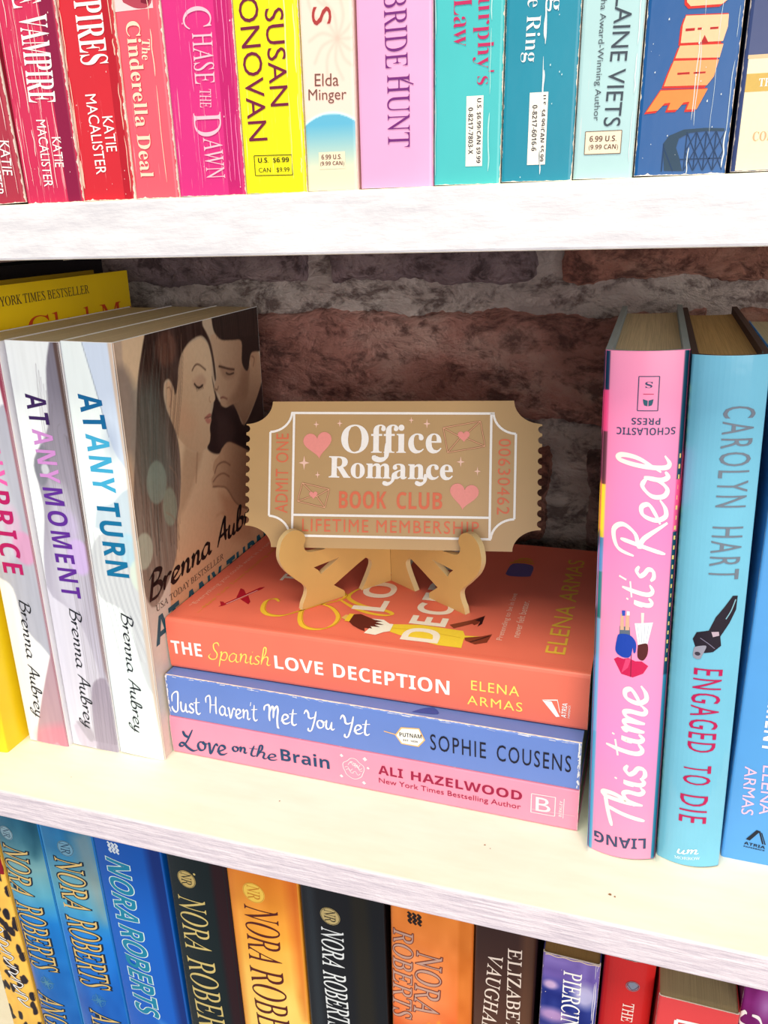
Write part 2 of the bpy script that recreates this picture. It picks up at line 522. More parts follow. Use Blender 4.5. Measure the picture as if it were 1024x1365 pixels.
class Print:
    """flat print laid on one face of a book: every shape of one ink goes into one thin mesh"""
    def __init__(self, surf, owner):
        self.surf, self.owner = surf, owner
        self.sets = {}

    def add(self, name, color, V, F, lay=1, zs=None, **mk):
        self.k = getattr(self, 'k', 0) + 1
        if zs is None:
            zs = [0.03 * (self.k % 9)] * len(V)
        key = (name, color, tuple(sorted(mk.items())))
        Vs, Fs = self.sets.setdefault(key, ([], []))
        k = len(Vs)
        Vs += [(v[0], v[1], lay + z) for v, z in zip(V, zs)]
        Fs += [tuple(a + k for a in f) for f in F]

    def text(self, s, q, color, style='sans', name='title_lettering', lay=2, outline=None, offset=0.0, spacing=1.0, shear=0.0, **mk):
        x0, y0, x1, y1, h = q
        if outline:
            self.text(s, q, outline[0], style, name, lay - 1, None, offset + outline[1], spacing, shear)
        V, F, bb = text_polys(s, style, offset, spacing, shear)
        if offset and not outline:
            pass
        self.place(V, F, bb, q, color, name, lay, **mk)

    def hand(self, s, q, color, name='title_lettering', lay=2, width=.07, vary=.3, slant=0.0, seed=1, **mk):
        V, F, bb = hand_polys(s, width, vary, slant, seed)
        self.place(V, F, bb, q, color, name, lay, zs=hand_polys.z, **mk)

    def place(self, V, F, bb, q, color, name, lay, zs=None, **mk):
        x0, y0, x1, y1, h = q
        L = math.hypot(x1 - x0, y1 - y0)
        d = ((x1 - x0) / L, (y1 - y0) / L)
        n = (-d[1], d[0])
        W, H = bb[2] - bb[0], bb[3] - bb[1]
        out = []
        for v in V:
            a = (v[0] - bb[0]) / W * L
            b = ((v[1] - bb[1]) / H - 0.5) * h
            out.append((x0 + d[0] * a + n[0] * b, y0 + d[1] * a + n[1] * b))
        self.add(name, color, out, F, lay, zs, **mk)

    def rect(self, x0, y0, x1, y1, color, name='printed_panel', lay=1, **mk):
        self.add(name, color, [(x0, y0), (x1, y0), (x1, y1), (x0, y1)], [(0, 1, 2, 3)], lay, **mk)

    def poly(self, pts, color, name='printed_picture', lay=1, smooth=False, **mk):
        p = [tuple(a) for a in catmull(list(pts) + [pts[0]], 4)[:-1]] if smooth else list(pts)
        self.add(name, color, p, [tuple(range(len(p)))], lay, **mk)

    def line(self, pts, width, color, name='printed_picture', lay=1, smooth=True, closed=False, taper=1.0, vary=0.0, **mk):
        pts = list(pts) + ([pts[0]] if closed else [])
        if smooth:
            V, F = ribbon(pts, width, 6, taper, vary)
            self.add(name, color, V, F, lay, **mk)
        else:
            for a, b in zip(pts[:-1], pts[1:]):
                V, F = ribbon([a, b], width, 1, 1.0)
                self.add(name, color, V, F, lay, **mk)

    def disc(self, cx, cy, rx, ry, color, name='printed_picture', lay=1, n=24, rot=0.0, **mk):
        p = []
        for i in range(n):
            a = 2 * math.pi * i / n
            x, y = rx * math.cos(a), ry * math.sin(a)
            p.append((cx + x * math.cos(rot) - y * math.sin(rot), cy + x * math.sin(rot) + y * math.cos(rot)))
        self.add(name, color, p, [tuple(range(n))], lay, **mk)

    def ring(self, cx, cy, r, wd, color, name='printed_picture', lay=1, n=24, ry=None, **mk):
        ry = ry or r
        V, F = [], []
        for i in range(n):
            a = 2 * math.pi * i / n
            V += [(cx + (r) * math.cos(a), cy + ry * math.sin(a)), (cx + (r - wd) * math.cos(a), cy + (ry - wd) * math.sin(a))]
            j = (i + 1) % n
            F.append((2 * i, 2 * i + 1, 2 * j + 1, 2 * j))
        self.add(name, color, V, F, lay, **mk)

    def flush(self, clip=None, cuts=0.0, marks=None):
        for (name, color, mk), (V, F) in self.sets.items():
            bm = bmesh.new()
            vv = [bm.verts.new((v[0], v[1], v[2])) for v in V]
            for f in F:
                try:
                    bm.faces.new([vv[a] for a in f])
                except ValueError:
                    pass
            bmesh.ops.triangulate(bm, faces=[f for f in bm.faces if len(f.verts) > 4])
            if clip:
                for (co, no) in (((clip[0], 0, 0), (-1, 0, 0)), ((clip[2], 0, 0), (1, 0, 0)), ((0, clip[1], 0), (0, -1, 0)), ((0, clip[3], 0), (0, 1, 0))):
                    bmesh.ops.bisect_plane(bm, geom=bm.verts[:] + bm.edges[:] + bm.faces[:], plane_co=co, plane_no=no, clear_outer=True)
            if cuts > 0:
                xs = [v.co.x for v in bm.verts]
                if xs:
                    x = math.floor(min(xs) / cuts) * cuts + cuts
                    while x < max(xs):
                        bmesh.ops.bisect_plane(bm, geom=bm.verts[:] + bm.edges[:] + bm.faces[:], plane_co=(x, 0, 0), plane_no=(1, 0, 0))
                        x += cuts
            for ax, at in (marks or []):
                pl = (at, 0, 0) if ax == 0 else (0, at, 0)
                bmesh.ops.bisect_plane(bm, geom=bm.verts[:] + bm.edges[:] + bm.faces[:], plane_co=pl, plane_no=(1, 0, 0) if ax == 0 else (0, 1, 0))
            if not bm.verts:
                bm.free()
                continue
            for v in bm.verts:
                v.co = self.surf(v.co.x, v.co.y, 0.10 + 0.05 * v.co.z)
            me = bpy.data.meshes.new(name)
            bm.to_mesh(me)
            bm.free()
            link(name, me, self.owner, ink(color, **dict(mk)))
        self.sets = {}


# ------------------------------------------------------------------ painted pictures (vertex colours on a fine grid)
class Paint:
    def __init__(self, u0, v0, u1, v1, res, base):
        self.box = (u0, v0, u1, v1)
        self.nu, self.nv = max(3, int((u1 - u0) / res)), max(3, int((v1 - v0) / res))
        self.U, self.V = np.meshgrid(np.linspace(u0, u1, self.nu), np.linspace(v0, v1, self.nv))
        self.C = np.zeros((self.nv, self.nu, 3))
        self.C[:] = base

    def blend(self, a, color):
        a = a[..., None]
        self.C = self.C * (1 - a) + np.array(color, float) * a

    def sdf(self, pts):
        P = np.array(pts, float)
        x, y = self.U, self.V
        d = np.full(x.shape, 1e9)
        inside = np.zeros(x.shape, bool)
        n = len(P)
        for i in range(n):
            a, b = P[i], P[(i + 1) % n]
            e = b - a
            L = e @ e + 1e-12
            t = np.clip(((x - a[0]) * e[0] + (y - a[1]) * e[1]) / L, 0, 1)
            d = np.minimum(d, (x - a[0] - t * e[0]) ** 2 + (y - a[1] - t * e[1]) ** 2)
            c = ((a[1] > y) != (b[1] > y)) & (x < (b[0] - a[0]) * (y - a[1]) / (b[1] - a[1] + 1e-12) + a[0])
            inside ^= c
        d = np.sqrt(d)
        return np.where(inside, -d, d)

    def poly(self, pts, color, soft=0.5, alpha=1.0, smooth=True):
        if smooth and len(pts) > 3:
            pts = catmull(list(pts) + [pts[0]], 4)[:-1]
        s = self.sdf(pts)
        self.blend(np.clip(0.5 - s / soft, 0, 1) * alpha, color)
        return s

    def shade(self, pts, grad, soft=0.5, smooth=True):
        """polygon filled with a linear gradient grad = (u0,v0,c0,u1,v1,c1)"""
        if smooth and len(pts) > 3:
            pts = catmull(list(pts) + [pts[0]], 4)[:-1]
        s = self.sdf(pts)
        a = np.clip(0.5 - s / soft, 0, 1)[..., None]
        u0, v0, c0, u1, v1, c1 = grad
        t = np.clip(((self.U - u0) * (u1 - u0) + (self.V - v0) * (v1 - v0)) / ((u1 - u0) ** 2 + (v1 - v0) ** 2), 0, 1)[..., None]
        self.C = self.C * (1 - a) + (np.array(c0, float) * (1 - t) + np.array(c1, float) * t) * a

    def ell(self, cx, cy, rx, ry, color, soft=1.0, alpha=1.0):
        r = np.sqrt(((self.U - cx) / rx) ** 2 + ((self.V - cy) / ry) ** 2)
        s = (r - 1) * min(rx, ry)
        self.blend(np.clip(0.5 - s / soft, 0, 1) * alpha, color)

    def stroke(self, pts, width, color, soft=0.4, alpha=1.0):
        q = catmull(pts, 5) if len(pts) > 2 else pts
        d = np.full(self.U.shape, 1e9)
        for a, b in zip(q[:-1], q[1:]):
            a, b = np.array(a, float), np.array(b, float)
            e = b - a
            t = np.clip(((self.U - a[0]) * e[0] + (self.V - a[1]) * e[1]) / (e @ e + 1e-12), 0, 1)
            d = np.minimum(d, (self.U - a[0] - t * e[0]) ** 2 + (self.V - a[1] - t * e[1]) ** 2)
        d = np.sqrt(d)
        self.blend(np.clip(0.5 - (d - width / 2) / soft, 0, 1) * alpha, color)

    def vgrad(self, stops):
        vs_ = [s[0] for s in stops]
        for c in range(3):
            self.C[..., c] = np.interp(self.V, vs_, [s[1][c] for s in stops])

    def noise(self, amp, su, sv, mask=None, tint=None):
        nu, nv = max(2, int((self.box[2] - self.box[0]) / su) + 2), max(2, int((self.box[3] - self.box[1]) / sv) + 2)
        L = RNG.rand(nv, nu) * 2 - 1
        fu = np.clip((self.U - self.box[0]) / su, 0, nu - 1.001)
        fv = np.clip((self.V - self.box[1]) / sv, 0, nv - 1.001)
        i, j = fu.astype(int), fv.astype(int)
        a, b = fu - i, fv - j
        n = (L[j, i] * (1 - a) + L[j, i + 1] * a) * (1 - b) + (L[j + 1, i] * (1 - a) + L[j + 1, i + 1] * a) * b
        if mask is not None:
            n = n * mask
        self.C = self.C + n[..., None] * amp * (np.array(tint) if tint else 1)
        return n

    def mask(self, pts, soft=2.0):
        return np.clip(0.5 - self.sdf(catmull(list(pts) + [pts[0]], 4)[:-1]) / soft, 0, 1)

    def build(self, surf, owner, name='cover_picture', eps=0.06, rough=0.4):
        nu, nv = self.nu, self.nv
        co = np.empty((nv * nu, 3))
        k = 0
        U, V = self.U.ravel(), self.V.ravel()
        for k in range(nu * nv):
            co[k] = surf(U[k], V[k], eps)
        idx = np.arange(nv * nu).reshape(nv, nu)
        f = np.stack([idx[:-1, :-1], idx[:-1, 1:], idx[1:, 1:], idx[1:, :-1]], -1).reshape(-1, 4)
        me = bpy.data.meshes.new(name)
        me.vertices.add(len(co))
        me.vertices.foreach_set('co', co.ravel())
        me.loops.add(f.size)
        me.loops.foreach_set('vertex_index', f.ravel())
        me.polygons.add(len(f))
        me.polygons.foreach_set('loop_start', np.arange(0, f.size, 4))
        me.update(calc_edges=True)
        me.validate()
        at = me.color_attributes.new('art', 'FLOAT_COLOR', 'POINT')
        c = np.clip(self.C.reshape(-1, 3) / 255.0, 0, 1)
        c = np.where(c <= 0.04045, c / 12.92, ((c + 0.055) / 1.055) ** 2.4)
        at.data.foreach_set('color', np.concatenate([c, np.ones((len(c), 1))], 1).ravel())
        return link(name, me, owner, vcol_mat(rough))
SP = {
    'U0': (-219.6, -46.0, 270.3, 24.6, 106.0, 172.0, -1.5, 0.0),
    'U1': (-194.0, -46.0, 270.3, 23.7, 106.0, 172.0, 0.0, 0.0),
    'U2': (-169.9, -46.0, 270.3, 20.8, 106.0, 172.0, 0.5, 0.0),
    'U3': (-148.7, -46.0, 270.3, 16.7, 106.0, 172.0, 0.5, 0.0),
    'U4': (-131.6, -46.0, 270.3, 24.4, 106.0, 172.0, 0.5, 0.0),
    'U5': (-106.8, -46.0, 270.3, 21.4, 106.0, 172.0, 0.5, 0.0),
    'U6': (-85.0, -46.0, 270.3, 17.0, 106.0, 172.0, 0.6, 0.0),
    'U7': (-67.2, -46.0, 270.3, 23.3, 106.0, 172.0, 0.6, 0.0),
    'U8': (-43.5, -46.0, 270.3, 20.2, 106.0, 172.0, 0.8, 0.0),
    'U9': (-23.0, -46.0, 270.3, 20.6, 106.0, 172.0, 0.9, 0.0),
    'U10': (-2.1, -46.0, 270.3, 16.5, 106.0, 172.0, 0.9, 0.0),
    'U11': (14.8, -46.0, 270.3, 24.2, 106.0, 172.0, 0.9, 0.0),
    'U12': (40.2, -46.0, 270.3, 25.0, 106.0, 172.0, 0.9, 0.0),
    'AAP': (-283.2, -9.5, 0.0, 25.6, 140.0, 215.0, 0.9, 0.0),
    'AAM': (-257.3, -6.5, 0.0, 29.0, 140.0, 215.0, 1.2, 0.0),
    'AAT': (-227.9, -5.8, 0.0, 26.6, 141.0, 215.0, 1.2, 0.0),
    'YEL': (-312.5, -23.0, 0.0, 26.0, 160.0, 236.0, 0.9, 0.0),
    'PHC': (13.4, -12.0, 0.0, 28.0, 142.0, 216.0, -1.4, 0.0),
    'THC': (42.0, -9.0, 0.0, 25.0, 146.0, 214.5, -1.4, 0.0),
    'BLR': (68.2, 0.5, 0.0, 28.0, 140.0, 208.0, 0.0, 0.0),
    'L0': (-335.35, -20.0, -287.0, 24.0, 150.0, 251.0, -0.4, 0.0),
    'L1': (-310.65, -20.0, -287.0, 31.0, 150.0, 251.0, -0.4, 0.0),
    'L2': (-279.25, -20.0, -287.0, 35.2, 150.0, 251.0, -0.4, 0.0),
    'L3': (-243.55, -20.0, -287.0, 42.5, 150.0, 251.0, -0.4, 0.0),
    'L4': (-200.73, -20.0, -287.0, 34.8, 150.0, 251.0, 0.2, 0.0),
    'L5': (-165.13, -20.0, -287.0, 40.0, 150.0, 251.0, 0.2, 0.0),
    'L6': (-124.33, -20.0, -287.0, 44.5, 150.0, 251.0, 0.2, 0.0),
    'L7': (-79.11, -20.0, -287.0, 40.8, 150.0, 251.0, 0.8, 0.0),
    'L8': (-37.51, -20.0, -287.0, 29.0, 150.0, 251.0, 0.8, 0.0),
    'L9': (-5.01, -30.0, -287.0, 24.5, 150.0, 244.0, 0.8, 0.0),
    'L10': (20.69, -26.0, -287.0, 21.6, 150.0, 246.0, 0.8, 0.0),
    'L11': (43.89, -32.0, -287.0, 31.6, 150.0, 237.0, 0.8, 0.0),
    'L12': (76.29, -28.0, -287.0, 28.0, 150.0, 251.0, 0.8, 0.0),
    'SB': (-200.2, 2.0, 0.0, 208.4, 138.0, 22.6, 0.0, -0.9),
    'SM': (-199.0, 1.6, 22.9, 207.0, 138.0, 24.3, 0.0, -0.9),
    'ST': (-199.2, 8.5, 47.5, 208.6, 138.0, 28.4, 0.0, -0.4),
}
# ------------------------------------------------------------------ the bookcase and the wall
MM = 0.001
FRONT, WALL = -0.049, 0.172
case = thing('bookcase', 'white painted wooden bookcase holding three rows of books', 'bookcase', (0, 0, 0))
wood_top = paint_wood('white_paint', (250, 246, 228), (244, 240, 220), 0.06, (20, 90, 90))
wood_up = paint_wood('white_paint', (226, 225, 230), (208, 207, 214), 0.45, (40, 60, 200))


def board(name, z0, z1, edge_mat):
    bm = bmesh.new()
    box(bm, -0.52, FRONT + 0.0004, z0, 0.42, WALL - 0.0072, z1, 0.0009, 2)
    o = finish(bm, name, case, wood_top)
    o.data.materials.append(edge_mat)
    for p in o.data.polygons:
        if p.normal.y < -0.8:
            p.material_index = 1
    return o


wood_mid = paint_wood('brushed_paint', (234, 224, 232), (208, 198, 210), 0.7, (40, 60, 520))
board('shelf_board', 0.2512, 0.2703, wood_up)
board('shelf_board', -0.0164, 0.0, wood_mid)
board('shelf_board', -0.3060, -0.2870, wood_mid)
for sx in (-0.54, 0.42):
    bm = bmesh.new()
    box(bm, sx, FRONT, -0.42, sx + 0.02, WALL - 0.0072, 0.62, 0.001, 1)
    finish(bm, 'side_panel', case, wood_top)

bm = bmesh.new()
rs = random.Random(4)
for cx, cy, s in ((0.0243, -0.0335, .9), (0.0262, -0.0342, .5), (-0.130, -0.018, .45), (-0.030, -0.020, .5), (-0.0272, -0.0215, .35), (-0.24, -0.03, .3)):
    vv = [bm.verts.new((cx + s * MM * rs.uniform(.5, 1.1) * math.cos(a), cy + s * MM * rs.uniform(.5, 1.1) * math.sin(a), 0.00012)) for a in (0, 1.1, 2.2, 3.3, 4.4, 5.4)]
    bm.faces.new(vv)
o_ = finish(bm, 'chipped_paint', case, plain('bare_wood', (150, 112, 70), .8))
o_['kind'] = 'stuff'

# brick wall: mortar bed plus single bricks standing proud of it
mortar = brick_mat((206, 186, 182), (228, 212, 206), (242, 230, 224))
bm = bmesh.new()
box(bm, -0.62, WALL + 0.012, -0.45, 0.52, WALL + 0.06, 0.75)
wall = finish(bm, 'wall_back', None, mortar)
wall['kind'] = 'structure'
bm = bmesh.new()
rw = np.random.RandomState(3)
nx, nz = 150, 130
gv = []
for j in range(nz):
    for i in range(nx):
        x, z = -0.60 + 1.10 * i / (nx - 1), -0.02 + 0.30 * j / (nz - 1)
        y = WALL + 0.0035 + 0.0016 * math.sin(31 * x + 3 * math.sin(47 * z)) + 0.0018 * rw.rand()
        gv.append(bm.verts.new((x, y, z)))
for j in range(nz - 1):
    for i in range(nx - 1):
        bm.faces.new((gv[j * nx + i], gv[j * nx + i + 1], gv[(j + 1) * nx + i + 1], gv[(j + 1) * nx + i]))
mo = finish(bm, 'mortar_bed', wall, mortar, True)
BR = [brick_mat((166, 110, 98), (204, 146, 134), (224, 182, 170)), brick_mat((152, 120, 118), (188, 154, 150), (216, 186, 180)),
      brick_mat((168, 106, 92), (206, 144, 126), (226, 180, 162)), brick_mat((126, 108, 114), (166, 142, 148), (200, 176, 178))]


def brick(x0, x1, z0, z1, mi, seed):
    r = np.random.RandomState(seed)
    nx = max(4, int((x1 - x0) / 0.0030))
    nz = max(4, int((z1 - z0) / 0.0030))
    bm = bmesh.new()
    g = []
    ph = r.rand(8) * 6.28
    for j in range(nz + 1):
        row = []
        for i in range(nx + 1):
            a, b = i / nx, j / nz
            x, z = x0 + a * (x1 - x0), z0 + b * (z1 - z0)
            e = min(a * (x1 - x0), (1 - a) * (x1 - x0), b * (z1 - z0), (1 - b) * (z1 - z0))
            jx = 0.0016 * (r.rand() - .5) + 0.0014 * math.sin(70 * z + ph[0]) + 0.0010 * math.sin(190 * z + ph[5])
            jz = 0.0016 * (r.rand() - .5) + 0.0016 * math.sin(60 * x + ph[1]) + 0.0010 * math.sin(170 * x + ph[6])
            y = -0.0035 - 0.0030 * min(1, e / 0.004) ** .5
            y -= 0.0018 * math.sin(55 * x + ph[2] + 2.5 * math.sin(40 * z + ph[3])) * min(1, e / 0.01)
            y -= 0.0016 * abs(math.sin(38 * z + 21 * x + ph[4] + 1.8 * math.sin(70 * x + ph[7]))) + 0.0013 * r.rand()
            if e == 0:
                y = 0.006
            row.append(bm.verts.new((x + jx, WALL + 0.0045 + y, z + jz)))
        g.append(row)
    for j in range(nz):
        for i in range(nx):
            bm.faces.new((g[j][i], g[j][i + 1], g[j + 1][i + 1], g[j + 1][i]))
    o = finish(bm, 'brick', wall, BR[mi], True)
    return o


courses = [(0.2235, 0.286, [(-0.50, -0.372, 1), (-0.3455, -0.178, 3), (-0.1645, -0.0400, 3), (-0.0285, 0.105, 2), (0.118, 0.25, 0)]),
           (0.1440, 0.2085, [(-0.50, -0.372, 0), (-0.36, -0.24, 2), (-0.228, 0.052, 0), (0.065, 0.20, 2), (0.212, 0.34, 1)]),
           (0.0660, 0.1295, [(-0.45, -0.32, 0), (-0.307, -0.178, 3), (-0.165, -0.0285, 2), (-0.0085, 0.115, 1), (0.128, 0.25, 0)]),
           (-0.012, 0.0520, [(-0.37, -0.24, 0), (-0.227, -0.10, 1), (-0.087, 0.03, 3), (0.043, 0.17, 0)])]
sd = 20
for z0, z1, row in courses:
    for x0, x1, mi in row:
        brick(x0, x1, z0, z1, mi, sd)
        sd += 1


# ------------------------------------------------------------------ book builders
class Book:
    pass


def profile(w, d, r, bulge, n=14):
    """outer outline of a cover in plan: rear left, round the spine, rear right (mm)"""
    def yf(u):
        y = bulge * (2 * u / w - 1) ** 2
        e = min(u, w - u)
        if e < r:
            y += r - math.sqrt(max(0, r * r - (r - max(e, 0)) ** 2))
        return y
    us = [0, r * .12, r * .4, r] + [r + (w - 2 * r) * i / n for i in range(1, n)] + [w - r, w - r * .4, w - r * .12, w]
    front = [(u, yf(u)) for u in us]
    return [(0, d), (0, front[0][1] + 4)] + front + [(w, front[-1][1] + 4), (w, d)], yf


def build_book(name, label, cat, key, color, kind='paperback', bulge=0.0, rad=1.0, flat=False, wear=0.5, streak=0.0,
               pages=(214, 198, 165), rough=0.38, group=None, board=None, band=None, ptop=0.0):
    x, y, z, w, d, h, ln, yw = SP[key]
    rot = (Matrix.Rotation(math.radians(yw), 4, 'Z') @ Matrix.Rotation(math.radians(ln), 4, 'Y'))
    if ln > 0:
        z += math.sin(math.radians(ln)) * w      # stands on its lower corner
    z += 0.05
    B = Book()
    B.root = thing(name, label, cat, (x * MM, y * MM, z * MM), rot, group)
    if flat:
        T, L = h, w          # thickness, length
    else:
        T, L = w, h
    if flat:
        mp = lambda a, b, c: Vector((c * MM, b * MM, a * MM))
    else:
        mp = lambda a, b, c: Vector((a * MM, b * MM, c * MM))
    out, yf = profile(T, d, rad, bulge)
    hard = kind == 'hardcover'
    ts, tb = (1.3, 2.3) if hard else (0.45, 0.35)
    inn = []
    for i, (u, v) in enumerate(out):
        uu = tb + (T - 2 * tb) * u / T
        vv = v if i in (0, len(out) - 1) else max(v + ts, 0)
        inn.append((uu, vv))
    cm = cover_mat(color, w * MM, d * MM, h * MM, rough, wear, streak, 'x' if flat else 'z')
    bm = bmesh.new()
    rings = []
    for c in (0, L):
        ro = [bm.verts.new(mp(u, v, c)) for u, v in out]
        ri = [bm.verts.new(mp(u, v, c)) for u, v in inn]
        rings.append((ro, ri))
    n = len(out)
    (o0, i0), (o1, i1) = rings
    for k in range(n - 1):
        bm.faces.new((o0[k], o0[k + 1], o1[k + 1], o1[k]))
        bm.faces.new((i0[k], i0[k + 1], i1[k + 1], i1[k]))
        bm.faces.new((o0[k], o0[k + 1], i0[k + 1], i0[k]))
        bm.faces.new((o1[k], o1[k + 1], i1[k + 1], i1[k]))
    for k in (0, n - 1):
        bm.faces.new((o0[k], i0[k], i1[k], o1[k]))
    B.cover = finish(bm, 'dust_jacket' if hard else 'cover', B.root, cm)
    if hard:
        bmat = plain('board_cloth', board or (150, 165, 172), 0.7)
        B.cover.data.materials.append(bmat)
        for p in B.cover.data.polygons:      # inner faces and board edges show the bare board
            c = p.center
            a, cc = (c.z, c.x) if flat else (c.x, c.z)
            if cc < 0.01 * MM or cc > (L - 0.01) * MM or (0.5 * MM < a < (T - 0.5) * MM and c.y > 8 * MM):
                p.material_index = 1
    # page block
    ov = 3.2 if hard else 0.5
    rear = d - (4.0 if hard else 0.8)
    gap = tb + 0.06
    pts = [(gap + (T - 2 * gap) * u / T, max(yf(u), 0) + ts + 0.1) for u in [T * k / 10 for k in range(11)]]
    if hard:                                      # concave fore-edge
        tail = [(T - gap, rear), (T * .75, rear - 2.2), (T * .5, rear - 3), (T * .25, rear - 2.2), (gap, rear)]
    else:
        tail = [(T - gap, rear), (gap, rear)]
    poly = pts + tail
    bm = bmesh.new()
    a = [bm.verts.new(mp(u, v, ov)) for u, v in poly]
    b = [bm.verts.new(mp(u, v, L - ov - ptop)) for u, v in poly]
    k = len(poly)
    for i in range(k):
        bm.faces.new((a[i], a[(i + 1) % k], b[(i + 1) % k], b[i]))
    bm.faces.new(a)
    bm.faces.new(b)
    B.pages = finish(bm, 'page_block', B.root, page_mat(pages, 'z' if flat else 'x'))
    if hard:
        bm = bmesh.new()
        for c0, c1 in ((L - ov, L - ov + 1.2),):
            q = [(gap + (T - 2 * gap) * u / T, max(yf(u), 0) + ts + 0.12) for u in [T * kk / 8 for kk in range(9)]]
            q2 = [(u, v + 1.3) for u, v in q]
            A = [[bm.verts.new(mp(u, v, c)) for u, v in q] + [bm.verts.new(mp(u, v, c)) for u, v in reversed(q2)] for c in (c0, c1)]
            kk = len(A[0])
            for i in range(kk):
                bm.faces.new((A[0][i], A[0][(i + 1) % kk], A[1][(i + 1) % kk], A[1][i]))
            bm.faces.new(A[0])
            bm.faces.new(A[1])
        finish(bm, 'headband', B.root, plain('woven_band', band or (232, 228, 216), 0.8))
    if flat:
        B.sf = lambda u, v, e: Vector((u * MM, (yf(min(max(v, 0), T)) - e) * MM, v * MM))
        B.st = lambda u, v, e: Vector((u * MM, v * MM, (T + e) * MM))
        B.pt = Print(B.st, B.cover)
    else:
        B.sf = lambda u, v, e: Vector((u * MM, (yf(min(max(u, 0), T)) - e) * MM, v * MM))
        B.sr = lambda u, v, e: Vector(((T + e) * MM, u * MM, v * MM))
        B.sl = lambda u, v, e: Vector((-e * MM, u * MM, v * MM))
        B.pr = Print(B.sr, B.cover)
        B.pl = Print(B.sl, B.cover)
    B.pf = Print(B.sf, B.cover)
    B.w, B.d, B.h, B.key = w, d, h, key
    B.bulge = bulge
    B.marks = [(1 if flat else 0, q) for a in (.12, .25, .45, .7, 1) for q in (a * rad, T - a * rad)] + ([(1, T * k / 8) for k in range(1, 8)] if flat else [(0, w / 2)])
    return B


def done(B):
    B.pf.flush((0.15, 0.15, B.w - 0.15, B.h - 0.15), 1.5 if B.bulge > 0.35 and not hasattr(B, 'pt') else 0, B.marks)
    for s in ('pr', 'pl'):
        if hasattr(B, s):
            getattr(B, s).flush((0.5, 0.15, B.d - 0.3, B.h - 0.15))
    if hasattr(B, 'pt'):
        B.pt.flush((0.3, 0.5, B.w - 0.3, B.d - 0.3))


def creases(B, us, color=(250, 215, 210), wd=0.22, seed=0, v0=2, v1=110, name='spine_crease'):
    r = random.Random(seed)
    for u in us:
        v = v0 + r.uniform(0, 4)
        while v < v1:
            L = r.uniform(4, 30)
            pts = [(u + r.uniform(-.18, .18), v + L * k / 5) for k in range(6)]
            B.pf.line(pts, wd * r.uniform(.5, 1.3), color, name, 3, taper=.2)
            v += L + r.uniform(0.5, 9)


def flecks(B, n, color, seed, v1=100):
    r = random.Random(seed)
    for _ in range(n):
        u, v = r.uniform(.6, B.w - .6), r.uniform(1, v1)
        s = r.uniform(.08, .3)
        B.pf.poly([(u, v), (u + s, v + s * .4), (u + s * .6, v + s * 2.2), (u - s * .3, v + s)], color, 'wear_marks', 4)


WHITE, CREAM = (250, 248, 244), (250, 214, 190)
PG = (226, 208, 176)
GT = 'mass-market paperbacks on the upper shelf'
GM = 'upright books on the middle shelf'
GS = 'paperbacks stacked flat on the middle shelf'
GL = 'novels on the lower shelf'

# ------------------------------------------------------------------ upper shelf
B = build_book('paperback_book', 'dark crimson paperback spine cut off at the left edge of the upper shelf', 'book', 'U0', (172, 44, 66), wear=.8, streak=.7, group=GT)
B.pf.text('KATIE', (21.0, 20.5, 19.7, 9.3, 4.2), WHITE, 'sans', 'author_lettering')
B.pf.text('MACALISTER', (15.6, 26, 14.4, 3, 4.2), WHITE, 'sans', 'author_lettering')
creases(B, (22.8, 9, 17.6), seed=3)
done(B)

B = build_book('paperback_book', 'crimson paperback with creased spine, VAMPIRE in tall white capitals, darker plum right edge', 'book', 'U1', (205, 38, 84), wear=.9, streak=1.4, group=GT)
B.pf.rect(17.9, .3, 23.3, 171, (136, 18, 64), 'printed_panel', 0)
B.pf.text('THE', (12.3, 75.0, 13.6, 60.5, 11.2), WHITE, 'serif')
B.pf.text('VAMPIRE', (15.0, 57.9, 13.4, 31.9, 11.4), WHITE, 'serif')
B.pf.text('KATIE', (16.8, 21.0, 16.4, 11.5, 3.6), WHITE, 'sans', 'author_lettering')
B.pf.text('MACALISTER', (11.6, 26.7, 10.6, 5.4, 3.8), WHITE, 'sans', 'author_lettering')
creases(B, (1.6, 4.2, 7.4, 12.6, 14.2, 17.4), seed=5, wd=.24)
flecks(B, 26, (250, 214, 210), 4)
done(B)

B = build_book('paperback_book', 'bright red paperback ending in PIRES in white capitals beside the salmon paperback', 'book', 'U2', (208, 34, 48), wear=1.0, streak=.4, group=GT)
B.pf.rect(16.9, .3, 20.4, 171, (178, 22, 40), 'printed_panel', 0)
B.pf.text('VAMPIRES', (12.2, 74.5, 11.8, 41.6, 10.7), WHITE, 'serif')
B.pf.text('KATIE', (14.1, 26.1, 14.2, 15.3, 4.1), WHITE, 'sans', 'author_lettering')
B.pf.text('MACALISTER', (8.6, 33.0, 8.9, 8.4, 4.2), WHITE, 'sans', 'author_lettering')
creases(B, (.7, 1.2, 19.8), (244, 190, 170), .5, 8)
flecks(B, 14, (250, 214, 210), 9)
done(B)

B = build_book('paperback_book', 'slim salmon pink paperback with cream storybook serif lettering', 'book', 'U3', (240, 92, 110), wear=.9, streak=.5, group=GT)
B.pf.rect(.6, 55.6, 14.6, 171, (252, 206, 208), 'printed_panel', 0)
B.pf.poly([(4, 58), (9, 55.9), (14, 57), (15, 66), (3, 66)], (176, 66, 84), 'printed_picture', 1, True)
B.pf.poly([(10.4, 57.4), (13, 57), (13.6, 59.6), (11, 60)], (120, 20, 46), 'printed_picture', 2, True)
B.pf.text('The', (10.8, 47.3, 10.0, 41.4, 3.0), CREAM, 'serif')
B.pf.text('Cinderella Deal', (6.6, 52.6, 5.6, 6.7, 5.2), CREAM, 'serif', outline=((214, 66, 84), .02))
creases(B, (.5, 12.8), (250, 206, 186), .4, 12)
done(B)

